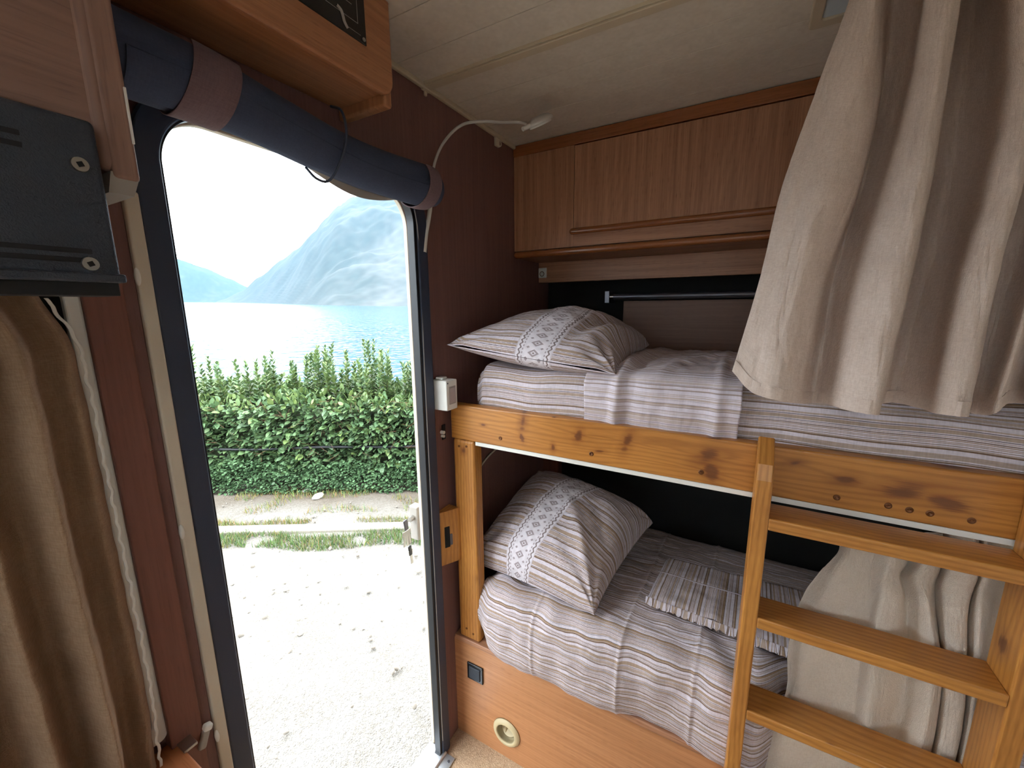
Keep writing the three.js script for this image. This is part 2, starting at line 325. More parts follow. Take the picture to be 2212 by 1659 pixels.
{
  const g = ring([-1.74, 0.96, -0.46, 1.64, 0.12], [-1.68, 1.02, -0.52, 1.58, 0.08], 0.05, 0, 0.003); g.rotateY(Math.PI / 2); g.translate(XF - 0.042, 0, 0);
  const w = structGroup('window_3'); mesh('frame', uvBox(g), M.greyPlastic, w);
  mesh('pane', rbox(XF - 0.022, 0.98, 0.48, XF - 0.019, 1.62, 1.72, 0), S({ color: 0xffffff, transmission: 1, thickness: 0, roughness: 0.02 }), w);
}

{
  const g = ring([-2.74, 0.68, -0.96, 1.72, 0.1], [-2.68, 0.74, -1.02, 1.66, 0.05], 0.05, -0.042, 0.003);
  const w = structGroup('window_2'); mesh('frame', uvBox(g), M.greyPlastic, w);
  mesh('pane', rbox(-2.69, 0.73, -0.022, -1.01, 1.67, -0.019, 0), S({ color: 0xffffff, transmission: 1, thickness: 0, roughness: 0.02 }), w);
}

// ================================================================ THE BUNKS
const BX = 0.905;
{ // bunk base
  const t = thing('storage_bench', 'wood-veneer bench base under the lower bunk', 'bench', [BX, 0, 0]);
  const ps = new THREE.Shape(); ps.moveTo(-1.95, 0); ps.lineTo(0, 0); ps.lineTo(0, 0.358); ps.lineTo(-1.95, 0.358); ps.lineTo(-1.95, 0);
  const ph = new THREE.Path(); ph.absarc(-0.192, 0.098, 0.0335, 0, Math.PI * 2); ps.holes.push(ph);
  const pg = new THREE.ExtrudeGeometry(ps, { depth: 0.016, bevelEnabled: false, curveSegments: 24 }); pg.rotateY(Math.PI / 2);
  mesh('front_panel', uvBox(pg, 'z'), M.panel, t);
  mesh('top_board', rbox(0.016, 0.34, 0.0, XR - BX - 0.002, 0.358, 1.95, 0.001, 'z'), M.panel, t);
  mesh('edge_strip', rbox(-0.004, 0.356, 0.004, 0.05, 0.374, 1.95, 0.004, 'z', 0.3), M.cabinet, t);
}
{ // push button on the base
  const t = thing('push_button', 'small black square push button on the bench panel', 'switch', [BX, 0.262, 0.08]);
  mesh('bezel', rbox(-0.006, -0.03, -0.03, 0.0, 0.03, 0.03, 0.0055, 'z', 0, 0, 4), M.blackGloss, t);
  mesh('key', rbox(-0.0095, -0.021, -0.021, -0.002, 0.021, 0.021, 0.003, 'z', 0, 0, 4), M.blackPlastic, t);
}
{ // air vent
  const t = thing('air_vent', 'round cream warm-air vent set low in the bench panel', 'vent', [BX, 0.098, 0.192]);
  const lathe = (pts) => { const g = new THREE.LatheGeometry(pts.map((p) => new THREE.Vector2(...p)), 40); g.rotateZ(Math.PI / 2); return g; };
  mesh('rim', lathe([[0.0305, -0.006], [0.0305, 0.008], [0.034, 0.0105], [0.041, 0.009], [0.0465, 0.004], [0.048, 0.0003], [0.033, 0.0003]]), M.vent, t);
  mesh('throat', lathe([[0.0305, -0.05], [0.0305, 0.006]]), M.vent, t);
  mesh('flap', (() => { const g = new THREE.CylinderGeometry(0.0295, 0.0295, 0.0025, 36); g.rotateZ(Math.PI / 2 - 0.75); g.translate(0.026, 0, 0); return g; })(), M.vent, t);
  mesh('fin', rbox(-0.004, -0.001, -0.004, 0.03, 0.022, -0.0025, 0.0005), M.vent, t);
}
{ // upper bunk frame
  const t = thing('pine_bunk', 'lacquered pine frame carrying the upper bunk', 'bed frame', [BX, 0, 0]);
  const beam = mesh('beam', (() => { const g = rbox(0, 1.033, 0.018, 0.032, 1.135, 1.95, 0.004, 'z', 0, -1.033 + 0.006, 3); return g; })(), M.pineBeam, t, 'pine side rail with knots and screws');
  for (const [y, z] of [[1.057, 0.185], [1.057, 0.44], [1.058, 0.681], [1.054, 0.91], [1.055, 0.982], [1.054, 1.01], [1.054, 1.036], [1.054, 1.086]]) {
    const g = new THREE.LatheGeometry([[0.0006, 0.0006], [0.0016, 0.0002], [0.003, 0.0014], [0.0046, 0.0012], [0.0056, 0.0]].map((p) => new THREE.Vector2(...p)), 18); g.rotateZ(Math.PI / 2); g.translate(-0.0002, y, z);
    mesh('screw', g, M.screw, beam);
  }
  const post = mesh('post', rbox(0, 0.374, 0.022, 0.042, 1.033, 0.098, 0.009, 'y', 0.1, 0, 4), M.pineGeneric, t);
  for (const [y, z] of [[1.015, 0.071], [1.012, 0.045], [0.41, 0.05], [0.4, 0.075]]) mesh('screw', (() => { const g = new THREE.CylinderGeometry(0.0035, 0.0035, 0.0015, 14); g.rotateZ(Math.PI / 2); g.translate(-0.0004, y, z); return g; })(), M.screw, post);
  mesh('bed_board', rbox(0.003, 1.0215, 0.1, XR - BX - 0.004, 1.0325, 1.95, 0.001, 'z'), M.white, t, 'white laminated bed board, seen edge-on');
  mesh('rear_post', rbox(XR - BX - 0.045, 0.374, 0.0, XR - BX - 0.004, 1.02, 0.075, 0.003, 'y'), M.brownTrim, t);
}
{ // wooden catch block on the wall
  const t = thing('catch_block', 'wedge-shaped wooden block with a slot, fixed to the wall beside the post', 'block', [0.875, 0.735, 0]);
  const s = new THREE.Shape(); s.moveTo(-0.033, 0); s.lineTo(0.03, 0); s.lineTo(0.03, 0.04); s.lineTo(0.022, 0.038); s.lineTo(-0.033, 0.008); s.lineTo(-0.033, 0);
  const g = new THREE.ExtrudeGeometry(s, { depth: 0.17, bevelEnabled: false }); g.rotateX(-Math.PI / 2); g.scale(1, 1, -1);
  { const ix = g.index ? g.index.array : null; const p = g.attributes.position; if (!ix) for (let i = 0; i < p.count; i += 3) for (const k of ['position', 'normal', 'uv']) { const a = g.attributes[k], n = a.itemSize; for (let c = 0; c < n; c++) { const q = a.array[(i + 1) * n + c]; a.array[(i + 1) * n + c] = a.array[(i + 2) * n + c]; a.array[(i + 2) * n + c] = q; } } }
  g.computeVertexNormals(); g.translate(0, -0.085, 0);
  mesh('block', uvBox(g, 'y'), M.pineGeneric, t);
  const slot = rbox(-0.012, -0.03, -0.002, 0.004, 0.036, 0.003, 0.001); slot.rotateY(-0.505); slot.translate(-0.006, 0, 0.0215);
  mesh('slot', slot, M.black, t);
  const plate = rbox(0.004, -0.025, -0.002, 0.012, 0.01, 0.0036, 0.001); plate.rotateY(-0.505); plate.translate(-0.006, 0, 0.0215);
  mesh('strike_plate', plate, M.darkSteel, t);
}
{ // little metal latch by the beam end
  const t = thing('door_catch', 'tiny pale metal catch on the wall beside the beam end', 'catch', [0.888, 1.05, 0]);
  mesh('plate', rbox(-0.004, -0.02, 0, 0.01, 0.024, 0.004, 0.001), M.sealDark, t);
  mesh('knob', merge([cyl([-0.006, 0.004, 0.0], [-0.006, 0.004, 0.011], 0.005), cyl([-0.004, -0.008, 0.0], [-0.004, -0.008, 0.009], 0.004)]), M.white, t);
}
{ // ladder
  const t = thing('bunk_ladder', 'lacquered pine ladder with flat treads leaning on the upper bunk rail', 'ladder', [0.867, 0, 0.96]);
  const rail = (z0, z1, du) => {
    const s = new THREE.Shape(); s.moveTo(-0.037, 0); s.lineTo(0.037, 0); s.lineTo(0.037, 1.152); s.lineTo(0.024, 1.156); s.lineTo(-0.026, 1.118); s.lineTo(-0.037, 1.09); s.lineTo(-0.037, 0);
    const g = new THREE.ExtrudeGeometry(s, { depth: z1 - z0 - 0.006, bevelEnabled: true, bevelThickness: 0.003, bevelSize: 0.003, bevelOffset: -0.003, bevelSegments: 2 }); g.translate(0, 0, z0 + 0.003);
    return uvBox(g, 'y', du, du * 0.37);
  };
  mesh('rail', rail(0.777 - 0.96, 0.804 - 0.96, 0.2), M.pineGeneric, t);
  mesh('rail', rail(1.136 - 0.96, 1.165 - 0.96, 0.55), M.pineGeneric, t);
  [1.0195, 0.813, 0.6, 0.39, 0.18].forEach((y, i) => mesh('tread', rbox(-0.0375, y - 0.0235, 0.8035 - 0.96, 0.0365, y, 1.1365 - 0.96, 0.003, 'z', i * 0.31 + 0.1, i * 0.07), M.pineGeneric, t));
}

// ---------------------------------------------------------------- bedding
const closedLoft = (nu, nv, f, uvf) => surface(nu, nv, f, uvf);
{ // upper mattress
  const t = thing('upper_mattress', 'upper bunk mattress in a brown and white striped fitted sheet', 'mattress', [1.25, 1.036, 1.0]);
  const x0 = 0.938, x1 = 1.6, y0 = 1.037, y1 = 1.24, z0 = 0.075, z1 = 1.93, r = 0.045;
  const w = x1 - x0, h = y1 - y0, per = 2 * (w + h);
  const prof = (s) => {                                             // round the cross-section from the lower front edge upwards
    let d = s * (h + w + h);
    if (d < h) return [x0, y0 + d]; d -= h; if (d < w) return [x0 + d, y1]; d -= w; return [x1, y1 - d];
  };
  const g = surface(120, 300, (u, v) => {
    let [x, y] = prof(u); let z = lerp(z0, z1, v);
    const cx = clamp(x, x0 + r, x1 - r), cy = Math.min(y, y1 - r); let dx = x - cx, dy = y - cy; const L = Math.hypot(dx, dy);
    if (L > r) { x = cx + dx / L * r; y = cy + dy / L * r; }
    const endc = smooth(0, 0.035, (v) * (z1 - z0)); const cxm = (x0 + x1) / 2, cym = (y0 + y1) / 2;
    if (endc < 1) { const k = 0.6 + 0.4 * Math.sqrt(1 - (1 - endc) ** 2); x = cxm + (x - cxm) * lerp(0.93, 1, k * endc + (1 - k) * endc); y = y > cym ? y - (1 - endc) * 0.022 : y; }
    const top = smooth(y1 - 0.05, y1, y), front = 1 - smooth(x0, x0 + 0.05, x);
    y += top * (0.012 * fbm3(x * 4, z * 3) + 0.012 * Math.sin(clamp((x - x0) / w, 0, 1) * Math.PI));
    x += front * (0.006 * fbm3(y * 6, z * 5, 2) - 0.003 * Math.sin(y * 40));
    x += front * 0.012 * smooth(1.0, 1.3, z) * -1;
    y -= top * front * 0.012 * smooth(0.75, 1.2, z);
    return [x - 1.25, y - 1.036, z - 1.0];
  }, (u, v) => [u * (2 * h + w) + 0.006 * nz(u * 3, v * 14), v * (z1 - z0)]);
  mesh('sheet', g, M.sheet, t);
  const cap = surface(14, 8, (u, v) => [lerp(x0 + 0.03, x1 - 0.03, u) - 1.25, lerp(y0, y1 - 0.03, v) - 1.036, z0 + 0.004 - 0.012 * Math.sin(u * 3.14) * Math.sin(v * 3.14) - 1.0], (u, v) => [v * 0.2, u * 0.6]);
  mesh('sheet_end', cap, M.sheet, t);
}
{ // top sheet turned down over the edge
  const z0 = 0.412, z1 = 0.742, o = [1.1, 1.14, 0.58];
  const line = [[0.93, 1.118], [0.929, 1.17], [0.932, 1.215], [0.947, 1.244], [0.985, 1.254], [1.1, 1.262], [1.22, 1.266], [1.34, 1.262], [1.44, 1.256]].map(([x, y]) => V(x, y, 0)), cv = new THREE.CatmullRomCurve3(line);
  const g = surface(140, 110, (u, v) => {
    const p = cv.getPointAt(u), z = lerp(z0, z1, v) + 0.012 * u * (v - 0.3) + 0.006 * fbm3(u * 4, v * 3, 5);
    const pleat = Math.exp(-(((z - 0.487 - 0.02 * u) / 0.012) ** 2)) - 0.6 * Math.exp(-(((z - 0.512 - 0.05 * u) / 0.014) ** 2)) + 0.8 * Math.exp(-(((z - 0.56 - 0.3 * u * u) / 0.018) ** 2)) * smooth(0.1, 0.3, u) + 0.5 * Math.exp(-(((z - 0.7) / 0.01) ** 2));
    const a = 0.011 * pleat * (1 - 0.55 * smooth(0.4, 0.9, u)) + 0.005 * fbm3(u * 9, v * 6, 1) + 0.004;
    const front = 1 - smooth(0.16, 0.34, u);
    return [p.x - front * Math.max(a, -0.002) - o[0], p.y + (1 - front) * Math.max(a, -0.004) - o[1], z - o[2]];
  }, (u, v) => [u * 0.66 + 0.09, v * 0.33 + 0.02 * u]);
  const t = mesh('top_sheet', thicken(g, 0.0025), S({ map: texture(2048, 256, (u, v) => mix3(stripeColour(u + 0.4, v), hexRGB(0xdad1dc), 0.4), true, [0.4, 0.4]), bumpMap: clothBump, bumpScale: 0.0002, roughness: 0.95 }));
  t.position.set(...o); tag(t, 'pale lilac striped top sheet folded down over the upper mattress edge', 'sheet');
}
// a filled pillow between four corners; u from corner a to b, v from a to d
function pillow(name, label, c, lift, sink, tex, opt) {
  const [A, B, C2, D] = c.map((q) => V(...q)), o = A.clone().add(B).add(C2).add(D).multiplyScalar(0.25);
  const up = B.clone().sub(A).cross(D.clone().sub(A)).normalize(); if (up.y < 0) up.negate();
  const f = (side) => (u, v) => {
    const pu = u + 0.5 * 0.09 * Math.sin(2 * Math.PI * u) * 0, e = 1 - 0.1 * (Math.sin(Math.PI * u) ** 2) * Math.abs(2 * v - 1) ** 2 - 0;
    const P = A.clone().multiplyScalar((1 - u) * (1 - v)).add(B.clone().multiplyScalar(u * (1 - v))).add(C2.clone().multiplyScalar(u * v)).add(D.clone().multiplyScalar((1 - u) * v));
    const pinchV = (v < 0.5 ? 0.025 : 0.06) * Math.sin(Math.PI * u) * (0.5 - v) * Math.abs(2 * v - 1), pinchU = 0.07 * Math.sin(Math.PI * v) * (0.5 - u) * Math.abs(2 * u - 1);
    P.add(D.clone().sub(A).multiplyScalar(pinchV)).add(B.clone().sub(A).multiplyScalar(pinchU));
    const bu = 4 * u * (1 - u), bv = 4 * v * (1 - v), h = Math.pow(bu, opt.px || 0.58) * Math.pow(bv, opt.px || 0.58), edge = Math.min(bu, bv);
    const skew = 1 + opt.skew * (v - 0.4);
    let t = h * (side > 0 ? lift : -sink) * skew;
    if (side > 0) {
      const rx = Math.min(u, 1 - u), ry = Math.min(v, 1 - v), cr = Math.exp(-(rx + ry) * 5);
      const ang = Math.atan2(ry, rx);
      t += 0.012 * cr * Math.sin(ang * 11 + opt.seed) * smooth(0.02, 0.12, rx + ry) + 0.006 * fbm3(u * 4 + opt.seed, v * 4) * h + 0.004 * fbm3(u * 9, v * 9 + opt.seed, 3) * h;
      for (const [cu, cv2, dir, w, a] of opt.folds || []) { const du = u - cu, dv = v - cv2, q = du * Math.cos(dir) + dv * Math.sin(dir), s = -du * Math.sin(dir) + dv * Math.cos(dir); t += a * Math.exp(-((s / w) ** 2) - ((q / 0.28) ** 2)) * h; }
    }
    P.addScaledVector(up, t);
    return [P.x - o.x, P.y - o.y, P.z - o.z];
  };
  const t = thing(name, label, 'pillow', o.toArray(), 'striped pillows with a lace band');
  const mt = S({ map: tex, bumpMap: clothBump, bumpScale: 0.0002, roughness: 0.95 });
  const q = (x) => 0.5 - 0.5 * Math.cos(Math.PI * x);                // finer rows towards the seams
  const top = surface(120, 120, (u, v) => f(1)(q(u), q(v)), (u, v) => [q(u), q(v)]), bot = surface(60, 60, (u, v) => f(-1)(1 - q(u), q(v)), (u, v) => [1 - q(u), q(v)]);
  { // cloth coordinates by length along the surface, so that the weave does not stretch at the seams
    const N = 121, p = top.attributes.position, uv = top.attributes.uv, at = (i, j) => V(p.getX(j * N + i), p.getY(j * N + i), p.getZ(j * N + i));
    for (let j = 0; j < N; j++) { const L = [0]; for (let i = 1; i < N; i++) L.push(L[i - 1] + at(i, j).distanceTo(at(i - 1, j))); for (let i = 0; i < N; i++) uv.setX(j * N + i, L[i] / L[N - 1]); }
    for (let i = 0; i < N; i++) { const L = [0]; for (let j = 1; j < N; j++) L.push(L[j - 1] + at(i, j).distanceTo(at(i, j - 1))); for (let j = 0; j < N; j++) uv.setY(j * N + i, L[j] / L[N - 1]); }
  }
  mesh('slip_front', top, mt, t); mesh('slip_back', bot, mt, t);
  return t;
}
pillow('pillow', 'striped pillow with lace band lying on the upper mattress by the doorway wall', [[0.885, 1.306, 0.03], [0.93, 1.25, 0.485], [1.36, 1.282, 0.475], [1.4, 1.29, 0.03]], 0.115, 0.055, slip(0.44, 0.64, 5), { skew: 0.4, px: 0.5, seed: 1, folds: [[0.86, 0.3, 1.2, 0.05, 0.03], [0.78, 0.45, 1.3, 0.05, -0.02], [0.93, 0.5, 1.4, 0.04, 0.02]] });
pillow('pillow', 'striped pillow with lace band propped at the head of the lower bunk', [[0.968, 0.605, 0.03], [0.93, 0.602, 0.452], [1.37, 0.665, 0.515], [1.46, 0.7, 0.03]], 0.155, 0.015, slip(0.33, 0.5, 6, 0.17), { skew: 0.1, px: 0.36, seed: 4, folds: [[0.8, 0.26, -0.885, 0.05, 0.02], [0.9, 0.42, -0.885, 0.07, -0.02]] });
{ // lower mattress with a loose sheet that bulges over the front edge
  const o = [1.25, 0.36, 1.0], z0 = 0.105, z1 = 1.93;
  const line = [[0.899, 0.372], [0.89, 0.39], [0.882, 0.43], [0.88, 0.48], [0.888, 0.535], [0.91, 0.57], [0.95, 0.585], [1.05, 0.583], [1.2, 0.572], [1.35, 0.56], [1.5, 0.545], [1.58, 0.52], [1.6, 0.47], [1.6, 0.38]].map(([x, y]) => V(x, y, 0)), cv = new THREE.CatmullRomCurve3(line);
  const g = surface(170, 520, (u, v) => {
    const p = cv.getPointAt(u); let z = lerp(z0, z1, v), x = p.x, y = p.y;
    const front = 1 - smooth(0.2, 0.3, u), top = smooth(0.2, 0.28, u) * (1 - smooth(0.85, 0.92, u));
    const endz = smooth(0, 0.045, z - z0); x = x + (1 - endz) * 0.03 * front; y -= (1 - endz) * 0.02 * top; z -= (1 - endz) * 0.012 * Math.sin(u * 12);
    // hem: rises at the corner, wavy
    const hem = 1 - smooth(0, 0.16, u); y += hem * (0.004 * Math.sin(z * 11 + 1) - 0.004 + 0.025 * (1 - smooth(0.1, 0.2, z))); x += hem * 0.006 * Math.sin(z * 23);
    // soft diagonal folds towards the front
    const fold = Math.sin(z * 46 + x * 26 + 2.2 * nz(x * 6, z * 5)) * smooth(0.35, 0.8, nz(z * 3.1, x * 2, 4) + 0.5);
    const crease = [0.29, 0.53, 0.7].reduce((q, c) => q + 0.0032 * Math.exp(-(((z - c - 0.03 * (x - 0.9)) / 0.0045) ** 2)), 0);
    const ridge = crease + 0.0085 * fold * smooth(0.1, 0.24, u) * (1 - smooth(0.34, 0.52, u)) + 0.016 * fbm3(z * 5, x * 5, 9) * (0.3 + 0.7 * front) + 0.004 * fbm3(z * 14, u * 22, 2);
    if (u < 0.26) x -= ridge; y += ridge * smooth(0.16, 0.28, u);
    y += top * 0.004 * fbm3(x * 8, z * 8, 3);
    x += 0.085 * smooth(0.82, 0.9, z) * (1 - smooth(0.27, 0.36, u)); y -= 0.02 * smooth(0.83, 0.9, z) * smooth(0.14, 0.26, u) * (1 - smooth(0.4, 0.55, u));
    return [x - o[0], y - o[1], z - o[2]];
  }, (u, v) => [u * 1.24 + 0.012 * nz(u * 8, v * 12) + 0.006 * nz(u * 20, v * 40), v * 1.82]);
  const t = thing('lower_mattress', 'lower bunk mattress in a loose striped sheet hanging over the bench edge', 'mattress', o);
  mesh('sheet', g, M.sheet, t);
  const cap = surface(16, 8, (u, v) => [lerp(0.93, 1.58, u) - o[0], lerp(0.37, 0.548, v) - o[1], z0 - 0.012 * Math.sin(u * 3.14) * Math.sin(v * 3.14) - o[2] + 0.006], (u, v) => [v * 0.2, u * 0.6]);
  mesh('sheet_end', cap, M.sheet, t);
}
{ // folded spare sheet with a ruffled border
  const o = [1.19, 0.575, 0.78], top = (x) => 0.592 - 0.045 * smooth(1.0, 1.6, x);
  const corner = (u, v) => { const a = [1.325, 0.572], b = [1.06, 0.558], c = [1.03, 0.985], d = [1.35, 0.99]; return [lerp(lerp(b[0], c[0], u), lerp(a[0], d[0], u), v), lerp(lerp(b[1], c[1], u), lerp(a[1], d[1], u), v)]; };
  const t = thing('folded_sheet', 'folded striped spare sheet with a ruffled border on the lower mattress', 'sheet', o);
  for (let k = 0; k < 3; k++) {
    const ins = k * 0.006;
    const g = surface(80, 60, (u, v) => { const [x, z] = corner(u * (1 - 0.03 * k) + 0.01 * k, v * (1 - 0.02 * k) + 0.012 * k); const e = Math.min(u, 1 - u, v, 1 - v); const bump = 0.006 * Math.exp(-(((u - 0.4) / 0.03) ** 2)) * (1 - v); return [x - o[0], top(x) + 0.006 + k * 0.0065 - 0.004 * (1 - smooth(0, 0.05, e)) + 0.004 * fbm3(u * 5, v * 4, k * 3) + bump * (k === 2 ? 1 : 0.2) - o[1], z - o[2]]; }, (u, v) => [u * 0.44 + k * 0.05, v * 0.3]);
    mesh('layer', thicken(g, 0.004), M.sheet, t);
  }
  const ruffle = surface(220, 8, (u, v) => { const [x, z] = corner(u, 0); const w = Math.sin(u * 150 + 9 * nz(u * 24, 1)) * (0.5 + 0.8 * Math.abs(nz(u * 17, 4))); return [x - 0.016 * v + 0.003 * w * v - o[0], top(x) + 0.019 - 0.011 * v + 0.004 * w * v - o[1], z + 0.003 * Math.cos(u * 150) * v - o[2]]; }, (u, v) => [u * 0.44, v * 0.03]);
  mesh('ruffle', thicken(ruffle, 0.0012), M.sheet, t);
  const seam = surface(120, 2, (u, v) => { const [x, z] = corner(u, 0.52 + 0.02 * v); return [x - o[0], top(x) + 0.0235 + 0.004 * fbm3(u * 5, 0.52 * 4, 6) - o[1], z - o[2]]; }, (u, v) => [v * 0.01, u * 0.4]);
  mesh('seam', thicken(seam, 0.001), M.sheet, t);
}
{ // cable in the lower bunk
  const t = mesh('cable', tube([[1.02, 0.82, 0.004], [1.061, 0.873, 0.004], [1.1, 0.895, 0.004], [1.16, 0.91, 0.004], [1.255, 0.925, 0.004], [1.3, 1.0, 0.004]], 0.0035, 40, 8), M.cream);
  tag(t, 'thin pale cable curving along the wall inside the lower bunk', 'cable');
}

// ---------------------------------------------------------------- overhead cabinet at the back
{
  const t = thing('overhead_cabinet', 'brown wood overhead cabinet spanning above the upper bunk', 'cabinet', [1.322, 1.577, 0]);
  const H = CEIL - 1.577;
  mesh('body', rbox(0.014, 0, 0.002, XR - 1.322 - 0.002, H - 0.001, 1.95, 0.002, 'z'), M.cabinet, t);
  mesh('side_stile', rbox(0, 0.022, 0.002, 0.016, H - 0.036, 0.222, 0.001, 'y', 0.2, 0.1), M.cabinet, t);
  mesh('top_rail', rbox(-0.004, H - 0.036, 0.002, 0.016, H - 0.002, 1.95, 0.002, 'z', 0.4), M.cabinetRail, t);
  mesh('bottom_rail', rbox(0, 0.022, 0.222, 0.016, 0.062, 1.95, 0.001, 'z', 0.1, 0.2), M.cabinet, t);
  const door = mesh('door', rbox(-0.006, 0.06, 0.225, 0.014, H - 0.04, 1.95, 0.002, 'y', 0.0, 0.05), M.cabinet, t, 'flap door with vertical grain');
  const bead = (y, z0, r) => { const g = new THREE.CapsuleGeometry(r, 1.95 - z0, 6, 16); g.rotateX(Math.PI / 2); g.translate(0, 0, (1.95 + z0) / 2); g.scale(0.9, 1, 1); g.translate(-0.007, y, 0); return uvBox(g, 'z'); };
  mesh('handle_moulding', bead(0.069, 0.222, 0.0098), M.cabinetRail, door);
  mesh('bottom_moulding', bead(0.008, 0.016, 0.0108), M.cabinetRail, t);
}
{
  const t = thing('valance_board', 'narrow wood board under the overhead cabinet', 'board', [1.52, 1.53, 0]);
  mesh('board', rbox(0, -0.03, 0.002, 0.014, 0.047, 1.95, 0.002, 'z', 0.6), M.cabinet, t);
}
{
  const t = thing('hook_plate', 'small square white plate with a wire ring on the board end', 'hook', [1.52, 1.538, 0.018]);
  mesh('plate', rbox(-0.006, -0.019, -0.014, 0, 0.019, 0.02, 0.002), M.white, t);
  const g = new THREE.TorusGeometry(0.009, 0.0012, 8, 24); g.rotateY(Math.PI / 2); g.translate(-0.0075, -0.004, 0.002); mesh('wire_ring', g, M.screw, t);
}
{
  const t = thing('hanging_rod', 'dark metal rod with a square end bracket below the overhead cabinet', 'rod', [1.55, 1.44, 0.28]);
  mesh('rod', cyl([0, 0, 0.02], [0, 0, 1.6], 0.0105, 0.0105, 24), M.darkSteel, t);
  mesh('end_sleeve', cyl([0, 0, 0.004], [0, 0, 0.045], 0.0075), M.steel, t);
  mesh('bracket', rbox(-0.012, -0.022, -0.012, 0.068, 0.022, 0.006, 0.002), M.darkSteel, t);
}
{
  const t = mesh('rear_panel', rbox(1.596, 1.05, 0.325, 1.612, 1.425, 1.95, 0.002, 'z', 0.2), S({ map: veneer(0x87695a, 0x6d5144, 95, 0.3), roughness: 0.6 }));
  tag(t, 'plain dark brown panel against the rear wall behind the upper mattress', 'panel');
}
// ---------------------------------------------------------------- curtains
function tabCurtain(name, label, K, mat, nu, nv, hem, wr = 1) {
  const rows = K[0].length, cols = K.map((k) => new THREE.CatmullRomCurve3(k.map((p) => V(...p)), false, 'centripetal'));
  const o = V(0, 0, 0); K.forEach((k) => o.add(V(...k[rows - 1]))); o.multiplyScalar(1 / K.length);
  const lines = []; for (let j = 0; j <= nv; j++) { const v = j / nv; lines.push(new THREE.CatmullRomCurve3(cols.map((c) => c.getPoint(v)), false, 'centripetal')); }
  const g = surface(nu, nv, (u, v) => {
    const p = lines[Math.round(v * nv)].getPoint(u);
    const w = wr * (0.0035 * fbm3(u * 26, v * 8, 3) + 0.002 * fbm3(u * 60, v * 24, 1));
    return [p.x - w - o.x, p.y - o.y, p.z - o.z];
  }, (u, v) => [u * 1.1, -v * (K[0][0][1] - K[0][rows - 1][1])]);
  const t = thing(name, label, 'curtain', o.toArray());
  mesh('cloth', thicken(g, 0.0016), mat, t);
  if (hem) {
    const hg = surface(nu, 6, (u, v) => { const q = lines[nv].getPoint(u), r = lines[nv - 1].getPoint(u), d = V(q.x - r.x, q.y - r.y, q.z - r.z).normalize(); const w = 0.0025 * fbm3(u * 30, 9, 3); return [q.x - w - 0.0022 - 0.0008 * Math.sin(u * 260) - o.x + d.x * (v - 0.93) * hem, q.y + d.y * (v - 0.93) * hem - o.y, q.z + d.z * (v - 0.93) * hem - o.z]; }, (u, v) => [u * 1.1, v * hem]);
    mesh('hem', thicken(hg, 0.001), mat, t);
  }
  return t;
}
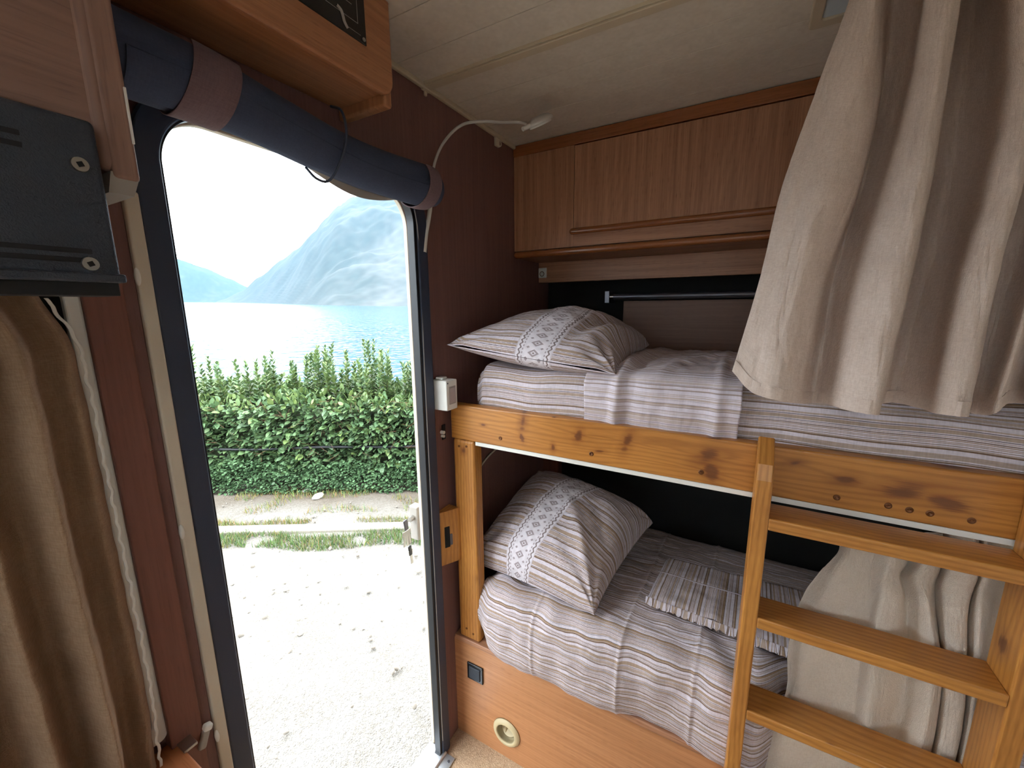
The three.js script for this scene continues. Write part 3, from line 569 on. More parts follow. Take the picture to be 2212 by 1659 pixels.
const CURTAIN_UP = [[[0.862,1.925,0.845],[0.862,1.85,0.832],[0.862,1.733,0.803],[0.862,1.601,0.772],[0.862,1.452,0.753],[0.862,1.285,0.723]],[[0.842,1.925,0.856],[0.842,1.835,0.844],[0.842,1.72,0.823],[0.842,1.592,0.802],[0.842,1.45,0.784],[0.842,1.252,0.757]],[[0.831,1.925,0.861],[0.831,1.825,0.857],[0.831,1.71,0.85],[0.831,1.586,0.831],[0.831,1.448,0.806],[0.831,1.243,0.796]],[[0.862,1.925,0.864],[0.862,1.838,0.869],[0.862,1.715,0.879],[0.862,1.588,0.87],[0.862,1.448,0.841],[0.862,1.235,0.826]],[[0.922,1.925,0.892],[0.922,1.863,0.893],[0.922,1.735,0.895],[0.922,1.599,0.885],[0.922,1.451,0.864],[0.922,1.226,0.858]],[[0.888,1.925,0.919],[0.888,1.837,0.917],[0.888,1.717,0.914],[0.888,1.589,0.9],[0.888,1.448,0.881],[0.888,1.233,0.873]],[[0.811,1.925,0.911],[0.811,1.796,0.913],[0.811,1.686,0.916],[0.811,1.57,0.911],[0.811,1.443,0.899],[0.811,1.24,0.892]],[[0.794,1.925,0.924],[0.794,1.783,0.925],[0.794,1.677,0.926],[0.794,1.563,0.927],[0.794,1.441,0.923],[0.794,1.241,0.915]],[[0.828,1.925,0.944],[0.828,1.795,0.945],[0.828,1.686,0.946],[0.828,1.569,0.946],[0.828,1.442,0.942],[0.828,1.235,0.931]],[[0.896,1.925,0.957],[0.896,1.828,0.958],[0.896,1.71,0.959],[0.896,1.583,0.961],[0.896,1.445,0.955],[0.896,1.232,0.94]],[[0.94,1.925,0.989],[0.939,1.842,0.99],[0.938,1.719,0.992],[0.938,1.588,0.995],[0.938,1.446,0.989],[0.938,1.236,0.971]],[[0.896,1.925,0.995],[0.896,1.815,1.0],[0.896,1.699,1.007],[0.896,1.576,1.008],[0.896,1.443,1.001],[0.896,1.238,0.996]],[[0.811,1.925,0.979],[0.811,1.77,0.993],[0.811,1.665,1.007],[0.811,1.556,1.006],[0.811,1.439,0.997],[0.811,1.247,0.995]],[[0.802,1.925,0.992],[0.802,1.761,1.008],[0.802,1.658,1.022],[0.802,1.552,1.02],[0.802,1.438,1.014],[0.802,1.248,1.014]],[[0.836,1.925,1.014],[0.836,1.773,1.027],[0.836,1.667,1.04],[0.836,1.557,1.039],[0.836,1.439,1.033],[0.836,1.243,1.032]],[[0.896,1.925,1.033],[0.896,1.801,1.044],[0.896,1.686,1.059],[0.896,1.569,1.057],[0.896,1.441,1.051],[0.896,1.238,1.047]],[[0.888,1.925,1.053],[0.888,1.79,1.062],[0.888,1.68,1.072],[0.888,1.565,1.073],[0.888,1.44,1.069],[0.888,1.237,1.06]],[[0.828,1.925,1.054],[0.828,1.758,1.06],[0.828,1.658,1.065],[0.828,1.551,1.068],[0.828,1.437,1.066],[0.828,1.252,1.056]],[[0.862,1.925,1.076],[0.862,1.77,1.081],[0.862,1.666,1.086],[0.862,1.556,1.088],[0.862,1.438,1.086],[0.862,1.259,1.076]],[[0.93,1.925,1.114],[0.93,1.795,1.12],[0.93,1.684,1.127],[0.93,1.566,1.131],[0.93,1.44,1.132],[0.93,1.252,1.121]],[[0.828,1.925,1.095],[0.828,1.744,1.103],[0.828,1.647,1.109],[0.828,1.545,1.112],[0.828,1.435,1.108],[0.828,1.262,1.111]],[[0.896,1.925,1.161],[0.896,1.761,1.166],[0.896,1.66,1.17],[0.896,1.552,1.174],[0.896,1.436,1.171],[0.896,1.252,1.185]]];
tabCurtain('bunk_curtain', 'beige linen curtain hanging half drawn in front of the upper bunk', CURTAIN_UP, M.linenMat, 420, 120, 0.022);
const CURTAIN_LOW = [[[0.93,0.975,0.928],[0.93,0.937,0.93],[0.93,0.88,0.904],[0.93,0.807,0.881],[0.93,0.693,0.872],[0.93,0.593,0.879],[0.93,0.445,0.854],[0.93,0.286,0.85]],[[0.916,0.986,0.938],[0.916,0.944,0.941],[0.916,0.885,0.925],[0.916,0.817,0.907],[0.916,0.715,0.894],[0.916,0.616,0.896],[0.916,0.477,0.881],[0.916,0.324,0.878]],[[0.923,0.987,0.956],[0.923,0.939,0.955],[0.923,0.888,0.961],[0.923,0.82,0.954],[0.923,0.732,0.942],[0.923,0.62,0.939],[0.923,0.492,0.937],[0.923,0.356,0.935]],[[0.93,0.989,0.977],[0.93,0.943,0.979],[0.93,0.891,0.982],[0.93,0.823,0.987],[0.93,0.735,0.986],[0.93,0.63,0.991],[0.93,0.506,0.991],[0.93,0.385,0.989]],[[0.908,1.006,0.996],[0.908,0.957,0.999],[0.908,0.919,0.997],[0.908,0.877,0.999],[0.908,0.749,0.998],[0.908,0.649,1.006],[0.908,0.529,1.006],[0.908,0.424,1.004]],[[0.919,1.006,1.017],[0.919,0.952,1.018],[0.919,0.923,1.014],[0.919,0.879,1.024],[0.919,0.751,1.023],[0.919,0.649,1.026],[0.919,0.527,1.023],[0.919,0.417,1.014]],[[0.952,0.995,1.036],[0.952,0.933,1.034],[0.952,0.907,1.028],[0.952,0.868,1.039],[0.952,0.74,1.059],[0.952,0.638,1.065],[0.952,0.513,1.06],[0.952,0.402,1.051]],[[0.916,1.014,1.039],[0.916,0.96,1.049],[0.916,0.925,1.042],[0.916,0.893,1.055],[0.916,0.772,1.08],[0.916,0.676,1.086],[0.916,0.562,1.088],[0.916,0.472,1.084]],[[0.923,1.016,1.058],[0.923,0.956,1.064],[0.923,0.922,1.059],[0.923,0.882,1.063],[0.923,0.771,1.091],[0.923,0.676,1.099],[0.923,0.562,1.1],[0.923,0.471,1.095]],[[0.955,1.003,1.073],[0.955,0.936,1.079],[0.955,0.903,1.077],[0.955,0.867,1.082],[0.955,0.74,1.106],[0.955,0.641,1.115],[0.955,0.524,1.117],[0.955,0.44,1.111]],[[0.919,1.022,1.074],[0.919,0.96,1.082],[0.919,0.923,1.079],[0.919,0.884,1.084],[0.919,0.77,1.102],[0.919,0.676,1.112],[0.919,0.565,1.114],[0.919,0.485,1.109]],[[0.916,1.03,1.096],[0.916,0.966,1.108],[0.916,0.93,1.105],[0.916,0.894,1.104],[0.916,0.78,1.117],[0.916,0.689,1.127],[0.916,0.579,1.13],[0.916,0.501,1.125]],[[0.952,1.017,1.114],[0.952,0.947,1.124],[0.952,0.911,1.122],[0.952,0.871,1.122],[0.952,0.752,1.136],[0.952,0.657,1.146],[0.952,0.548,1.148],[0.952,0.468,1.143]],[[0.916,1.034,1.109],[0.916,0.966,1.12],[0.916,0.931,1.118],[0.916,0.896,1.121],[0.916,0.784,1.134],[0.916,0.692,1.141],[0.916,0.588,1.144],[0.916,0.511,1.139]],[[0.937,1.03,1.133],[0.937,0.956,1.144],[0.937,0.922,1.146],[0.937,0.887,1.149],[0.937,0.772,1.16],[0.937,0.68,1.167],[0.937,0.58,1.17],[0.937,0.502,1.165]],[[0.952,1.033,1.17],[0.952,0.96,1.181],[0.952,0.926,1.183],[0.952,0.892,1.186],[0.952,0.778,1.197],[0.952,0.687,1.205],[0.952,0.588,1.209],[0.952,0.51,1.202]]];
tabCurtain('bunk_curtain', 'pale fleecy curtain bunched behind the ladder in the lower bunk', CURTAIN_LOW, M.fleece, 320, 140, 0, 0.35);
{ // curtain at the side window
  const o = [0.06, 0.74, 0.05], edgeX = (v) => 0.148 + 0.024 * smooth(0.02, 0.16, v) - 0.006 * smooth(0.8, 0.97, v) + 0.0025 * nz(v * 14, 2);
  const g = surface(260, 120, (u, v) => {
    const y = lerp(1.46, 0.735, v), edge = edgeX(v), x = lerp(edge, -0.26, u), sh = 0.012 * Math.sin(v * 3 + 0.5) + 0.01 * v, G = (c, w) => Math.exp(-(((u - c - sh) / w) ** 2));
    const z = 0.02 + 0.018 * G(0.012, 0.02) + (0.045 + 0.02 * v) * G(0.105, 0.03) + (0.03 + 0.03 * v) * G(0.215, 0.032) + 0.04 * G(0.33, 0.04) + 0.045 * smooth(0.4, 0.45, u) * (0.6 + 0.4 * Math.sin(u * 50));
    return [x - o[0], y - o[1], z + 0.004 * fbm3(u * 10, v * 4) + 0.0015 * fbm3(u * 26, v * 12) - o[2]];
  }, (u, v) => [u * 0.75, v * 0.73]);
  const t = thing('window_curtain', 'beige linen curtain with a frayed edge hanging at the side window', 'curtain', o);
  mesh('cloth', thicken(g, 0.0016), M.linenLeft, t);
  const sel = surface(3, 220, (u, v) => { const y = lerp(1.42, 0.745, v), edge = edgeX((1.46 - y) / 0.725); return [edge + 0.0035 * u + 0.0012 * nz(v * 90, 1) + 0.001 * Math.sin(v * 160) - o[0], y - o[1], 0.0395 + 0.004 * nz(v * 20, 3) - o[2]]; }, (u, v) => [u * 0.01, v]);
  mesh('frayed_edge', thicken(sel, 0.001), M.white, t, 'pale frayed selvage');
}
// ---------------------------------------------------------------- things on the doorway wall
{ // rolled blind over the doorway
  const t = thing('door_blind', 'dark navy cloth blind rolled up and strapped above the doorway', 'blind', [0.5, 1.69, 0.06]);
  const ax = (x) => 1.706 - 0.03 * smooth(0.3, 0.62, x) + 0.004 * smooth(0.65, 0.8, x), rad = (x) => 0.043 + 0.003 * Math.sin(x * 9) - 0.008 * smooth(0.76, 0.83, x), zc = 0.063;
  const g = surface(140, 48, (u, v) => { const x = lerp(0.2, 0.835, u), a = v * 6.2832, r = rad(x) * (1 + 0.03 * Math.sin(3 * a + x * 5) + 0.03 * nz(x * 12, Math.cos(a) * 2, Math.sin(a) * 2)) * Math.sqrt(1 - smooth(0.955, 1.0, u) * 0.98); return [x - 0.5, ax(x) + r * Math.sin(a) - 1.69, zc + r * Math.cos(a) - 0.06]; }, (u, v) => [u * 0.63, v * 0.3]);
  mesh('roll', g, M.rollCloth, t);
  const spiral = surface(60, 40, (u, v) => { const x = lerp(0.24, 0.77, u), a = 4.9 + v * 1.2, r = rad(x) + 0.0035; return [x - 0.5, ax(x) + r * Math.sin(a) - 1.69, zc + r * Math.cos(a) - 0.06]; }, (u, v) => [u * 0.6, v * 0.05]);
  mesh('loose_edge', thicken(spiral, 0.0015), M.rollCloth, t);
  const film = surface(30, 4, (u, v) => { const x = lerp(0.5, 0.7, u); return [x - 0.5, ax(x) - rad(x) + 0.004 - 0.016 * v * Math.sin(Math.PI * u) - 1.69, zc - 0.012 - 0.006 * v - 0.06]; });
  mesh('screen_edge', thicken(film, 0.001), M.greyPlastic, t, 'pale hem of the fly screen');
  const band = (x0, x1, slant) => surface(10, 60, (u, v) => { const a = 2.2 + v * 4.9, x = lerp(x0, x1, u) + slant * Math.sin(a), r = rad(x) + 0.006; return [x - 0.5, ax(x) + r * Math.sin(a) - 1.69, zc + r * Math.cos(a) - 0.06]; }, (u, v) => [u * 0.05, v * 0.25]);
  mesh('strap', thicken(band(0.305, 0.362, 0.012), 0.0022), M.strap, t);
  mesh('strap', thicken(band(0.748, 0.79, 0.004), 0.0022), M.strap, t);
  mesh('cord', tube([[0.03, 0.06, 0.02], [0.03, 0.048, 0.045], [0.028, 0.01, 0.056], [0.022, -0.03, 0.046], [0.01, -0.066, 0.02], [-0.005, -0.064, 0.012], [-0.012, -0.045, -0.005]], 0.0022, 40, 8), M.seal, t);
}
{ // gooseneck reading lamp
  const t = thing('reading_lamp', 'white gooseneck reading lamp curving up from the doorway wall to the ceiling', 'lamp', [0.832, 1.544, 0.012]);
  const P = (x, y, z) => [x - 0.832, y - 1.544, z - 0.012];
  mesh('stem', tube([P(0.832, 1.544, 0.012), P(0.842, 1.59, 0.012), P(0.853, 1.63, 0.014), P(0.86, 1.665, 0.016)], 0.0055, 20, 12), M.white, t);
  mesh('neck', tube([P(0.86, 1.66, 0.016), P(0.868, 1.7, 0.016), P(0.882, 1.765, 0.016), P(0.912, 1.825, 0.028), P(0.946, 1.868, 0.06), P(0.985, 1.881, 0.1), P(0.995, 1.872, 0.15), P(0.993, 1.861, 0.2), P(1.02, 1.866, 0.205)], 0.0036, 80, 10), M.lampGrey, t);
  const head = V(1.066, 1.886, 0.222).sub(V(0.832, 1.544, 0.012)), dir = V(0.07, 0.047, 0.04).normalize();
  const place = (g) => { const q = new THREE.Quaternion().setFromUnitVectors(V(1, 0, 0), dir); g.applyQuaternion(q); g.translate(head.x, head.y, head.z); return g; };
  mesh('collar', place(cyl([-0.06, 0, 0], [-0.036, 0, 0], 0.0052, 0.006)), M.white, t);
  const dome = new THREE.LatheGeometry([[0.0002, 0.012], [0.014, 0.0115], [0.026, 0.008], [0.034, 0.002], [0.0365, -0.003], [0.034, -0.006]].map((p) => new THREE.Vector2(...p)), 40); dome.scale(1.1, 1, 0.9);
  const shade = mesh('shade', place(dome), M.lampGrey, t);
  const lens = new THREE.CylinderGeometry(0.031, 0.03, 0.006, 36); lens.scale(1.05, 1, 0.88); lens.translate(0, -0.0075, 0);
  mesh('lens', place(lens), M.white, shade);
}
{ // small plastic clip under the ceiling
  const t = thing('wall_clip', 'small cream plastic clip with a ring high on the wall', 'clip', [1.215, 1.925, 0]);
  mesh('body', rbox(-0.016, -0.018, 0, 0.006, 0.014, 0.008, 0.002), M.cream, t);
  const g = new THREE.TorusGeometry(0.009, 0.002, 8, 24, 4.2); g.rotateZ(-2.1); g.translate(0.008, -0.004, 0.006); mesh('ring', g, M.cream, t);
}
{ // surface socket box
  const t = thing('switch_box', 'white surface-mounted switch box on the wall above the beam end', 'switch', [0.87, 1.172, 0]);
  mesh('housing', rbox(-0.022, -0.043, 0, 0.025, 0.04, 0.053, 0.003, 'x', 0, 0, 3), M.white, t);
  mesh('rocker_well', rbox(-0.013, -0.028, 0.048, 0.019, 0.024, 0.0535, 0.004), M.greyPlastic, t);
  mesh('rocker', rbox(-0.010, -0.024, 0.05, 0.016, 0.02, 0.0548, 0.003), S({ color: 0xb3a5a2, roughness: 0.5 }), t);
  mesh('screw_hole', cyl([-0.016, 0.033, 0.0525], [-0.016, 0.033, 0.0535], 0.0022), M.sealDark, t);
  mesh('cable_gland', rbox(-0.01, 0.038, 0.006, 0.012, 0.047, 0.03, 0.003), M.white, t);
}
{ // control cabinet above the doorway
  const t = thing('control_cabinet', 'rounded wood control cabinet with a black panel above the doorway', 'cabinet', [0.42, 1.79, 0]);
  const L = 0.205 - 0.42, R = 0.628 - 0.42, T = CEIL - 1.79 - 0.001;
  mesh('body', rbox(L, 0, 0.0, R - 0.01, T, 0.128, 0.006, 'x'), M.overhead, t);
  const s = roundRect(new THREE.Shape(), L, -0.003, R, T, [0.002, 0.026, 0.002, 0.002]);
  const fr = new THREE.ExtrudeGeometry(s, { depth: 0.006, bevelEnabled: true, bevelThickness: 0.005, bevelSize: 0.005, bevelOffset: -0.005, bevelSegments: 4 }); fr.translate(0, 0, 0.1245);
  mesh('front_board', uvBox(fr, 'x', 0.2), M.overhead, t);
  mesh('end_panel', rbox(R - 0.02, -0.02, 0.002, R, T, 0.13, 0.006, 'y'), M.overhead, t);
  const pn = mesh('control_panel', rbox(L + 0.02, 0.053, 0.12, 0.147, T - 0.006, 0.1372, 0.001), M.blackGloss, t, 'black control panel with pale line markings');
  const mk = (x, y, w, h) => rbox(x, y, 0.137, x + w, y + h, 0.1375, 0);
  mesh('marking', merge([mk(0.03, 0.078, 0.1, 0.0006), mk(0.13, 0.078, 0.0006, 0.06), mk(0.105, 0.063, 0.03, 0.0006), mk(0.02, 0.1, 0.1, 0.0006)]), M.greyPlastic, pn);
  mesh('toggle', tube([[0.09, 0.083, 0.1378], [0.097, 0.079, 0.1385], [0.1, 0.072, 0.1385], [0.102, 0.066, 0.1385], [0.108, 0.06, 0.1378]], 0.0022, 16, 8), M.greyPlastic, pn);
  mesh('screw', cyl([0.141, 0.06, 0.136], [0.141, 0.06, 0.1385], 0.003), M.steel, pn);
}
{ // wall cupboard at the left
  const t = thing('wall_cupboard', 'tall brown wood wall cupboard with a rounded edge trim beside the doorway', 'cupboard', [0.1, 1.53, 0]);
  const T = CEIL - 1.53 - 0.001;
  mesh('body', rbox(-0.5, 0.03, 0.0, 0.072, T, 0.185, 0.002, 'x', 0.3), M.cupboard, t);
  mesh('door', rbox(-0.5, 0.045, 0.182, 0.074, T, 0.194, 0.003, 'x', 0.1, 0.2), M.cupboard, t);
  const tr = new THREE.CapsuleGeometry(0.0085, T, 6, 16); tr.translate(0, T / 2 + 0.015, 0); tr.scale(1, 1, 1); tr.translate(0.079, 0, 0.19);
  mesh('edge_moulding', uvBox(tr, 'y'), M.cupboard, t);
  mesh('end_stile', rbox(0.079, 0.0, 0.0, 0.1, T, 0.2, 0.004, 'y', 0.4), M.cupboard, t);
  mesh('stile_foot', (() => { const s = new THREE.Shape(); s.moveTo(0.078, 0.006); s.lineTo(0.1, 0.006); s.lineTo(0.093, -0.014); s.lineTo(0.074, -0.014); s.lineTo(0.078, 0.006); const g = new THREE.ExtrudeGeometry(s, { depth: 0.18, bevelEnabled: false }); g.translate(0, 0, 0.018); return uvBox(g); })(), M.greyPlastic, t, 'pale bevelled foot of the end board');
  mesh('steel_strip', rbox(0.0975, 0.035, 0.1985, 0.0995, 0.085, 0.2012, 0.0005), M.white, t);
}
{ // black screen unit hung under the cupboard
  const t = thing('black_unit', 'black textured plastic unit with grooves and two screws below the cupboard', 'appliance', [0.0, 1.5, 0.2]);
  const x0 = -0.25, x1 = 0.168, y0 = 1.433 - 1.5, y1 = 1.572 - 1.5;
  mesh('housing', rbox(x0, y0, -0.05, x1, y1, 0.012, 0.005, 'x', 0, 0, 3), M.blackPlastic, t);
  mesh('lower_lip', rbox(x0, y0 - 0.002, -0.02, x1 + 0.002, y0 + 0.006, 0.0165, 0.002), M.blackPlastic, t);
  mesh('base_band', rbox(x0, y0 - 0.014, -0.04, x1 - 0.002, y0 - 0.001, 0.008, 0.001), M.groove, t);
  for (const y of [0.047, 0.038, -0.042, -0.05]) mesh('groove', rbox(x0 + 0.01, y - 0.0021, 0.0105, x1 - 0.028 - (y > 0 ? 0.02 : -0.01), y + 0.0021, 0.0126, 0.0005), M.groove, t);
  for (const [x, y] of [[0.1525, 0.032], [0.147, -0.053]]) {
    const sc = mesh('screw', (() => { const g = new THREE.CylinderGeometry(0.0058, 0.0062, 0.003, 24); g.rotateX(Math.PI / 2); g.translate(x, y, 0.0135); return g; })(), M.steel, t);
    const c = new THREE.BoxGeometry(0.0042, 0.0042, 0.001); c.rotateZ(0.4); c.translate(x, y, 0.015); mesh('drive', uvBox(c), M.groove, sc);
  }
}
{ // hinged table at the side window
  const t = thing('side_table', 'orange-brown wooden tabletop edge with a small metal hinge by the doorway', 'table', [0.0, 0.74, 0.2]);
  mesh('tabletop', rbox(-0.6, -0.024, -0.196, 0.198, 0, 0.24, 0.003, 'z'), M.tableWood, t);
  mesh('leg', rbox(-0.3, -0.74, 0.18, -0.26, -0.024, 0.22, 0.004, 'y'), M.tableWood, t);
  mesh('hinge', rbox(0.194, -0.001, -0.18, 0.212, 0.0035, -0.155, 0.001), M.steel, t);
}
{
  const t = thing('lever_hook', 'small clear plastic lever on the brown trim above the table edge', 'lever', [0.222, 0.71, 0.022]);
  const l = rbox(-0.005, -0.004, 0, 0.006, 0.032, 0.008, 0.003); l.rotateZ(-0.35); mesh('arm', l, M.greyPlastic, t);
  mesh('tip', (() => { const g = rbox(-0.006, 0.026, 0, 0.006, 0.036, 0.012, 0.003); g.rotateZ(-0.35); return g; })(), M.white, t);
}
{ // keys
  const t = thing('key_bunch', 'bunch of keys with a dark fob hanging at the door lock', 'keys', [0.835, 0.785, -0.09]);
  mesh('lock_case', rbox(0.012, -0.08, -0.02, 0.04, 0.03, 0.012, 0.004), M.greyPlastic, t);
  mesh('lock_barrel', cyl([0.014, -0.005, -0.004], [-0.004, -0.005, -0.004], 0.008), M.steel, t);
  const rg = new THREE.TorusGeometry(0.012, 0.001, 8, 28); rg.rotateY(0.5); rg.translate(-0.02, -0.012, 0); mesh('key_ring', rg, M.steel, t);
  const fob = rbox(-0.0075, -0.017, -0.003, 0.0075, 0.017, 0.003, 0.003, 'x', 0, 0, 3); fob.rotateZ(0.15); fob.translate(-0.028, -0.008, 0.004); mesh('fob', fob, M.darkSteel, t);
  const keyBlade = (x, y, a) => { const g = merge([rbox(-0.0045, -0.03, -0.001, 0.0045, 0.006, 0.001, 0.0008), rbox(-0.0085, 0.004, -0.001, 0.0085, 0.018, 0.001, 0.0008)]); g.rotateZ(a); g.translate(x, y, 0.002); return g; };
  [[-0.034, -0.046, -0.06], [-0.024, -0.048, 0.03], [-0.015, -0.046, 0.12]].forEach(([x, y, a]) => mesh('key', keyBlade(x, y, a), M.steel, t));
  const big = mesh('key', keyBlade(-0.012, -0.115, 0.1), M.steel, t, 'long key with a black head');
  const hd = rbox(-0.006, 0.0, -0.0025, 0.006, 0.032, 0.0025, 0.002); hd.rotateZ(0.1); hd.translate(-0.013, -0.115, 0.002); mesh('head', hd, M.blackGloss, big);
  mesh('link', tube([[-0.02, -0.02, 0.001], [-0.018, -0.05, 0.001], [-0.016, -0.085, 0.001]], 0.0008, 12, 6), M.steel, t);
}

// ================================================================ OUTDOORS
// ground frame: x along the hedge, z towards the van, origin at the foot of the hedge
const HB = V(1.97, -0.45, -4.0), HR = Math.atan2(-0.8626, 0.5058);
{
  const pm = speckle(0xffffff, 0xb9b2a8, 260, 1.3, 101, 0.9);
  const g = surface(120, 160, (u, v) => {
    const uu = u * 2 - 1, s = 1.2 + 9 * uu + 24 * uu ** 5, w = v < 0.75 ? 0.8 + 30 * ((0.75 - v) / 0.75) ** 3 + 5 * (0.75 - v) / 0.75 : lerp(0.8, -14, ((v - 0.75) / 0.25) ** 1.4); let y = 0;
    if (w < -1.6) y -= 3.2 * smooth(-1.6, -9, w);
    y += w > -1.6 ? 0.018 * fbm3(s * 0.9, w * 0.9) : 0;
    return [s, y, w];
  }, (u, v, p) => [p[0], p[2]]);
  { // gravel, with bare soil at the hedge foot
    const col = [], p = g.attributes.position;
    for (let i = 0; i < p.count; i++) { const x = p.getX(i), w = p.getZ(i), k = clamp((1 - smooth(0.15, 0.62, w)) * 0.9 + 0.5 * fbm3(x * 1.6, w * 2.2, 4) * smooth(1.4, 0.5, w), 0, 1); col.push(lerp(0.3, 0.17, k), lerp(0.288, 0.135, k), lerp(0.265, 0.1, k)); }
    g.setAttribute('color', new THREE.Float32BufferAttribute(col, 3));
  }
  const gm = struct('ground', g, S({ vertexColors: true, map: pm, roughness: 1, bumpMap: bumpOf(230, 0.8, 103), bumpScale: 0.012 }), 'pale gravel yard outside the doorway');
  gm.position.copy(HB); gm.rotation.y = HR;
}
const outR = rngOf(77);
{ // stones on the gravel
  const geo = new THREE.IcosahedronGeometry(1, 1); const n = 900, im = new THREE.InstancedMesh(geo, S({ color: 0x8b847a, roughness: 1 }), n), m = new THREE.Matrix4(), q = new THREE.Quaternion(), e = new THREE.Euler();
  for (let i = 0; i < n; i++) { const k = 0.006 + 0.014 * outR() ** 3; e.set(outR() * 6, outR() * 6, outR() * 6); q.setFromEuler(e); m.compose(V(lerp(-1.2, 3.6, outR()), k * 0.3 + 0.01, lerp(0.3, 4.6, outR())), q, V(k, k * 0.6, k * 0.8)); im.setMatrixAt(i, m); }
  im.name = 'pebbles'; im.userData.kind = 'stuff'; im.userData.label = 'loose pebbles scattered over the gravel yard'; im.userData.category = 'gravel'; im.castShadow = im.receiveShadow = true; im.position.copy(HB); im.rotation.y = HR; scene.add(im);
}
{ // low kerb
  const t = mesh('kerb', (() => { const g = rbox(-4, -0.06, -0.055, 6, 0.035, 0.055, 0.015, 'x', 0, 0, 3); const p = g.attributes.position; for (let i = 0; i < p.count; i++) p.setY(i, p.getY(i) + 0.006 * nz(p.getX(i) * 2, 1)); return g; })(), S({ map: speckle(0xa39d93, 0x7f7a70, 120, 0.4, 105), roughness: 0.95 }));
  t.position.set(1.99, -0.45, -2.25); t.rotation.y = Math.atan2(-0.857, 0.515); t.userData.kind = 'structure'; t.userData.label = 'low pale concrete kerb across the yard';
}
{ // grass
  const bl = surface(1, 4, (u, v) => [(u - 0.5) * 0.006 * (1 - v * 0.9), v, 0.25 * v * v]); 
  const n = 14000, im = new THREE.InstancedMesh(bl, S({ color: 0xffffff, roughness: 0.8 }), n), m = new THREE.Matrix4(), q = new THREE.Quaternion(), e = new THREE.Euler(), c = new THREE.Color();
  for (let i = 0; i < n; i++) {
    let s, w, h, dry; const k = outR();
    for (let tries = 0; tries < 12; tries++) {
      s = lerp(-1.4, 3.6, outR());
      if (k < 0.55) { w = 1.03 + 0.2 * (outR() - 0.4) + 0.04 * Math.sin(s * 5); dry = 0.2; h = 0.03 + 0.05 * outR(); } else if (k < 0.75) { w = 0.76 + 0.12 * (outR() - 0.5); dry = 0.7; h = 0.02 + 0.04 * outR(); } else { w = 0.1 + 0.5 * outR() ** 1.4; dry = 0.75; h = 0.02 + 0.05 * outR(); }
      if (nz(s * 2.6, w * 3.4, 3) > (k < 0.55 ? -0.25 : 0.05)) break;
    }
    e.set((outR() - 0.5) * 0.9, outR() * 6.28, (outR() - 0.5) * 0.9); q.setFromEuler(e); m.compose(V(s, 0, w), q, V(1, h, h)); im.setMatrixAt(i, m);
    const d = outR() < dry ? 1 : 0; c.setRGB(lerp(0.1, 0.26, d) * (0.7 + 0.6 * outR()), lerp(0.17, 0.23, d) * (0.7 + 0.6 * outR()), lerp(0.05, 0.08, d)); im.setColorAt(i, c);
  }
  im.name = 'grass'; im.userData.kind = 'stuff'; im.userData.label = 'sparse grass tufts along the kerb and hedge foot'; im.userData.category = 'grass'; im.castShadow = im.receiveShadow = true; im.position.copy(HB); im.rotation.y = HR; scene.add(im);
}
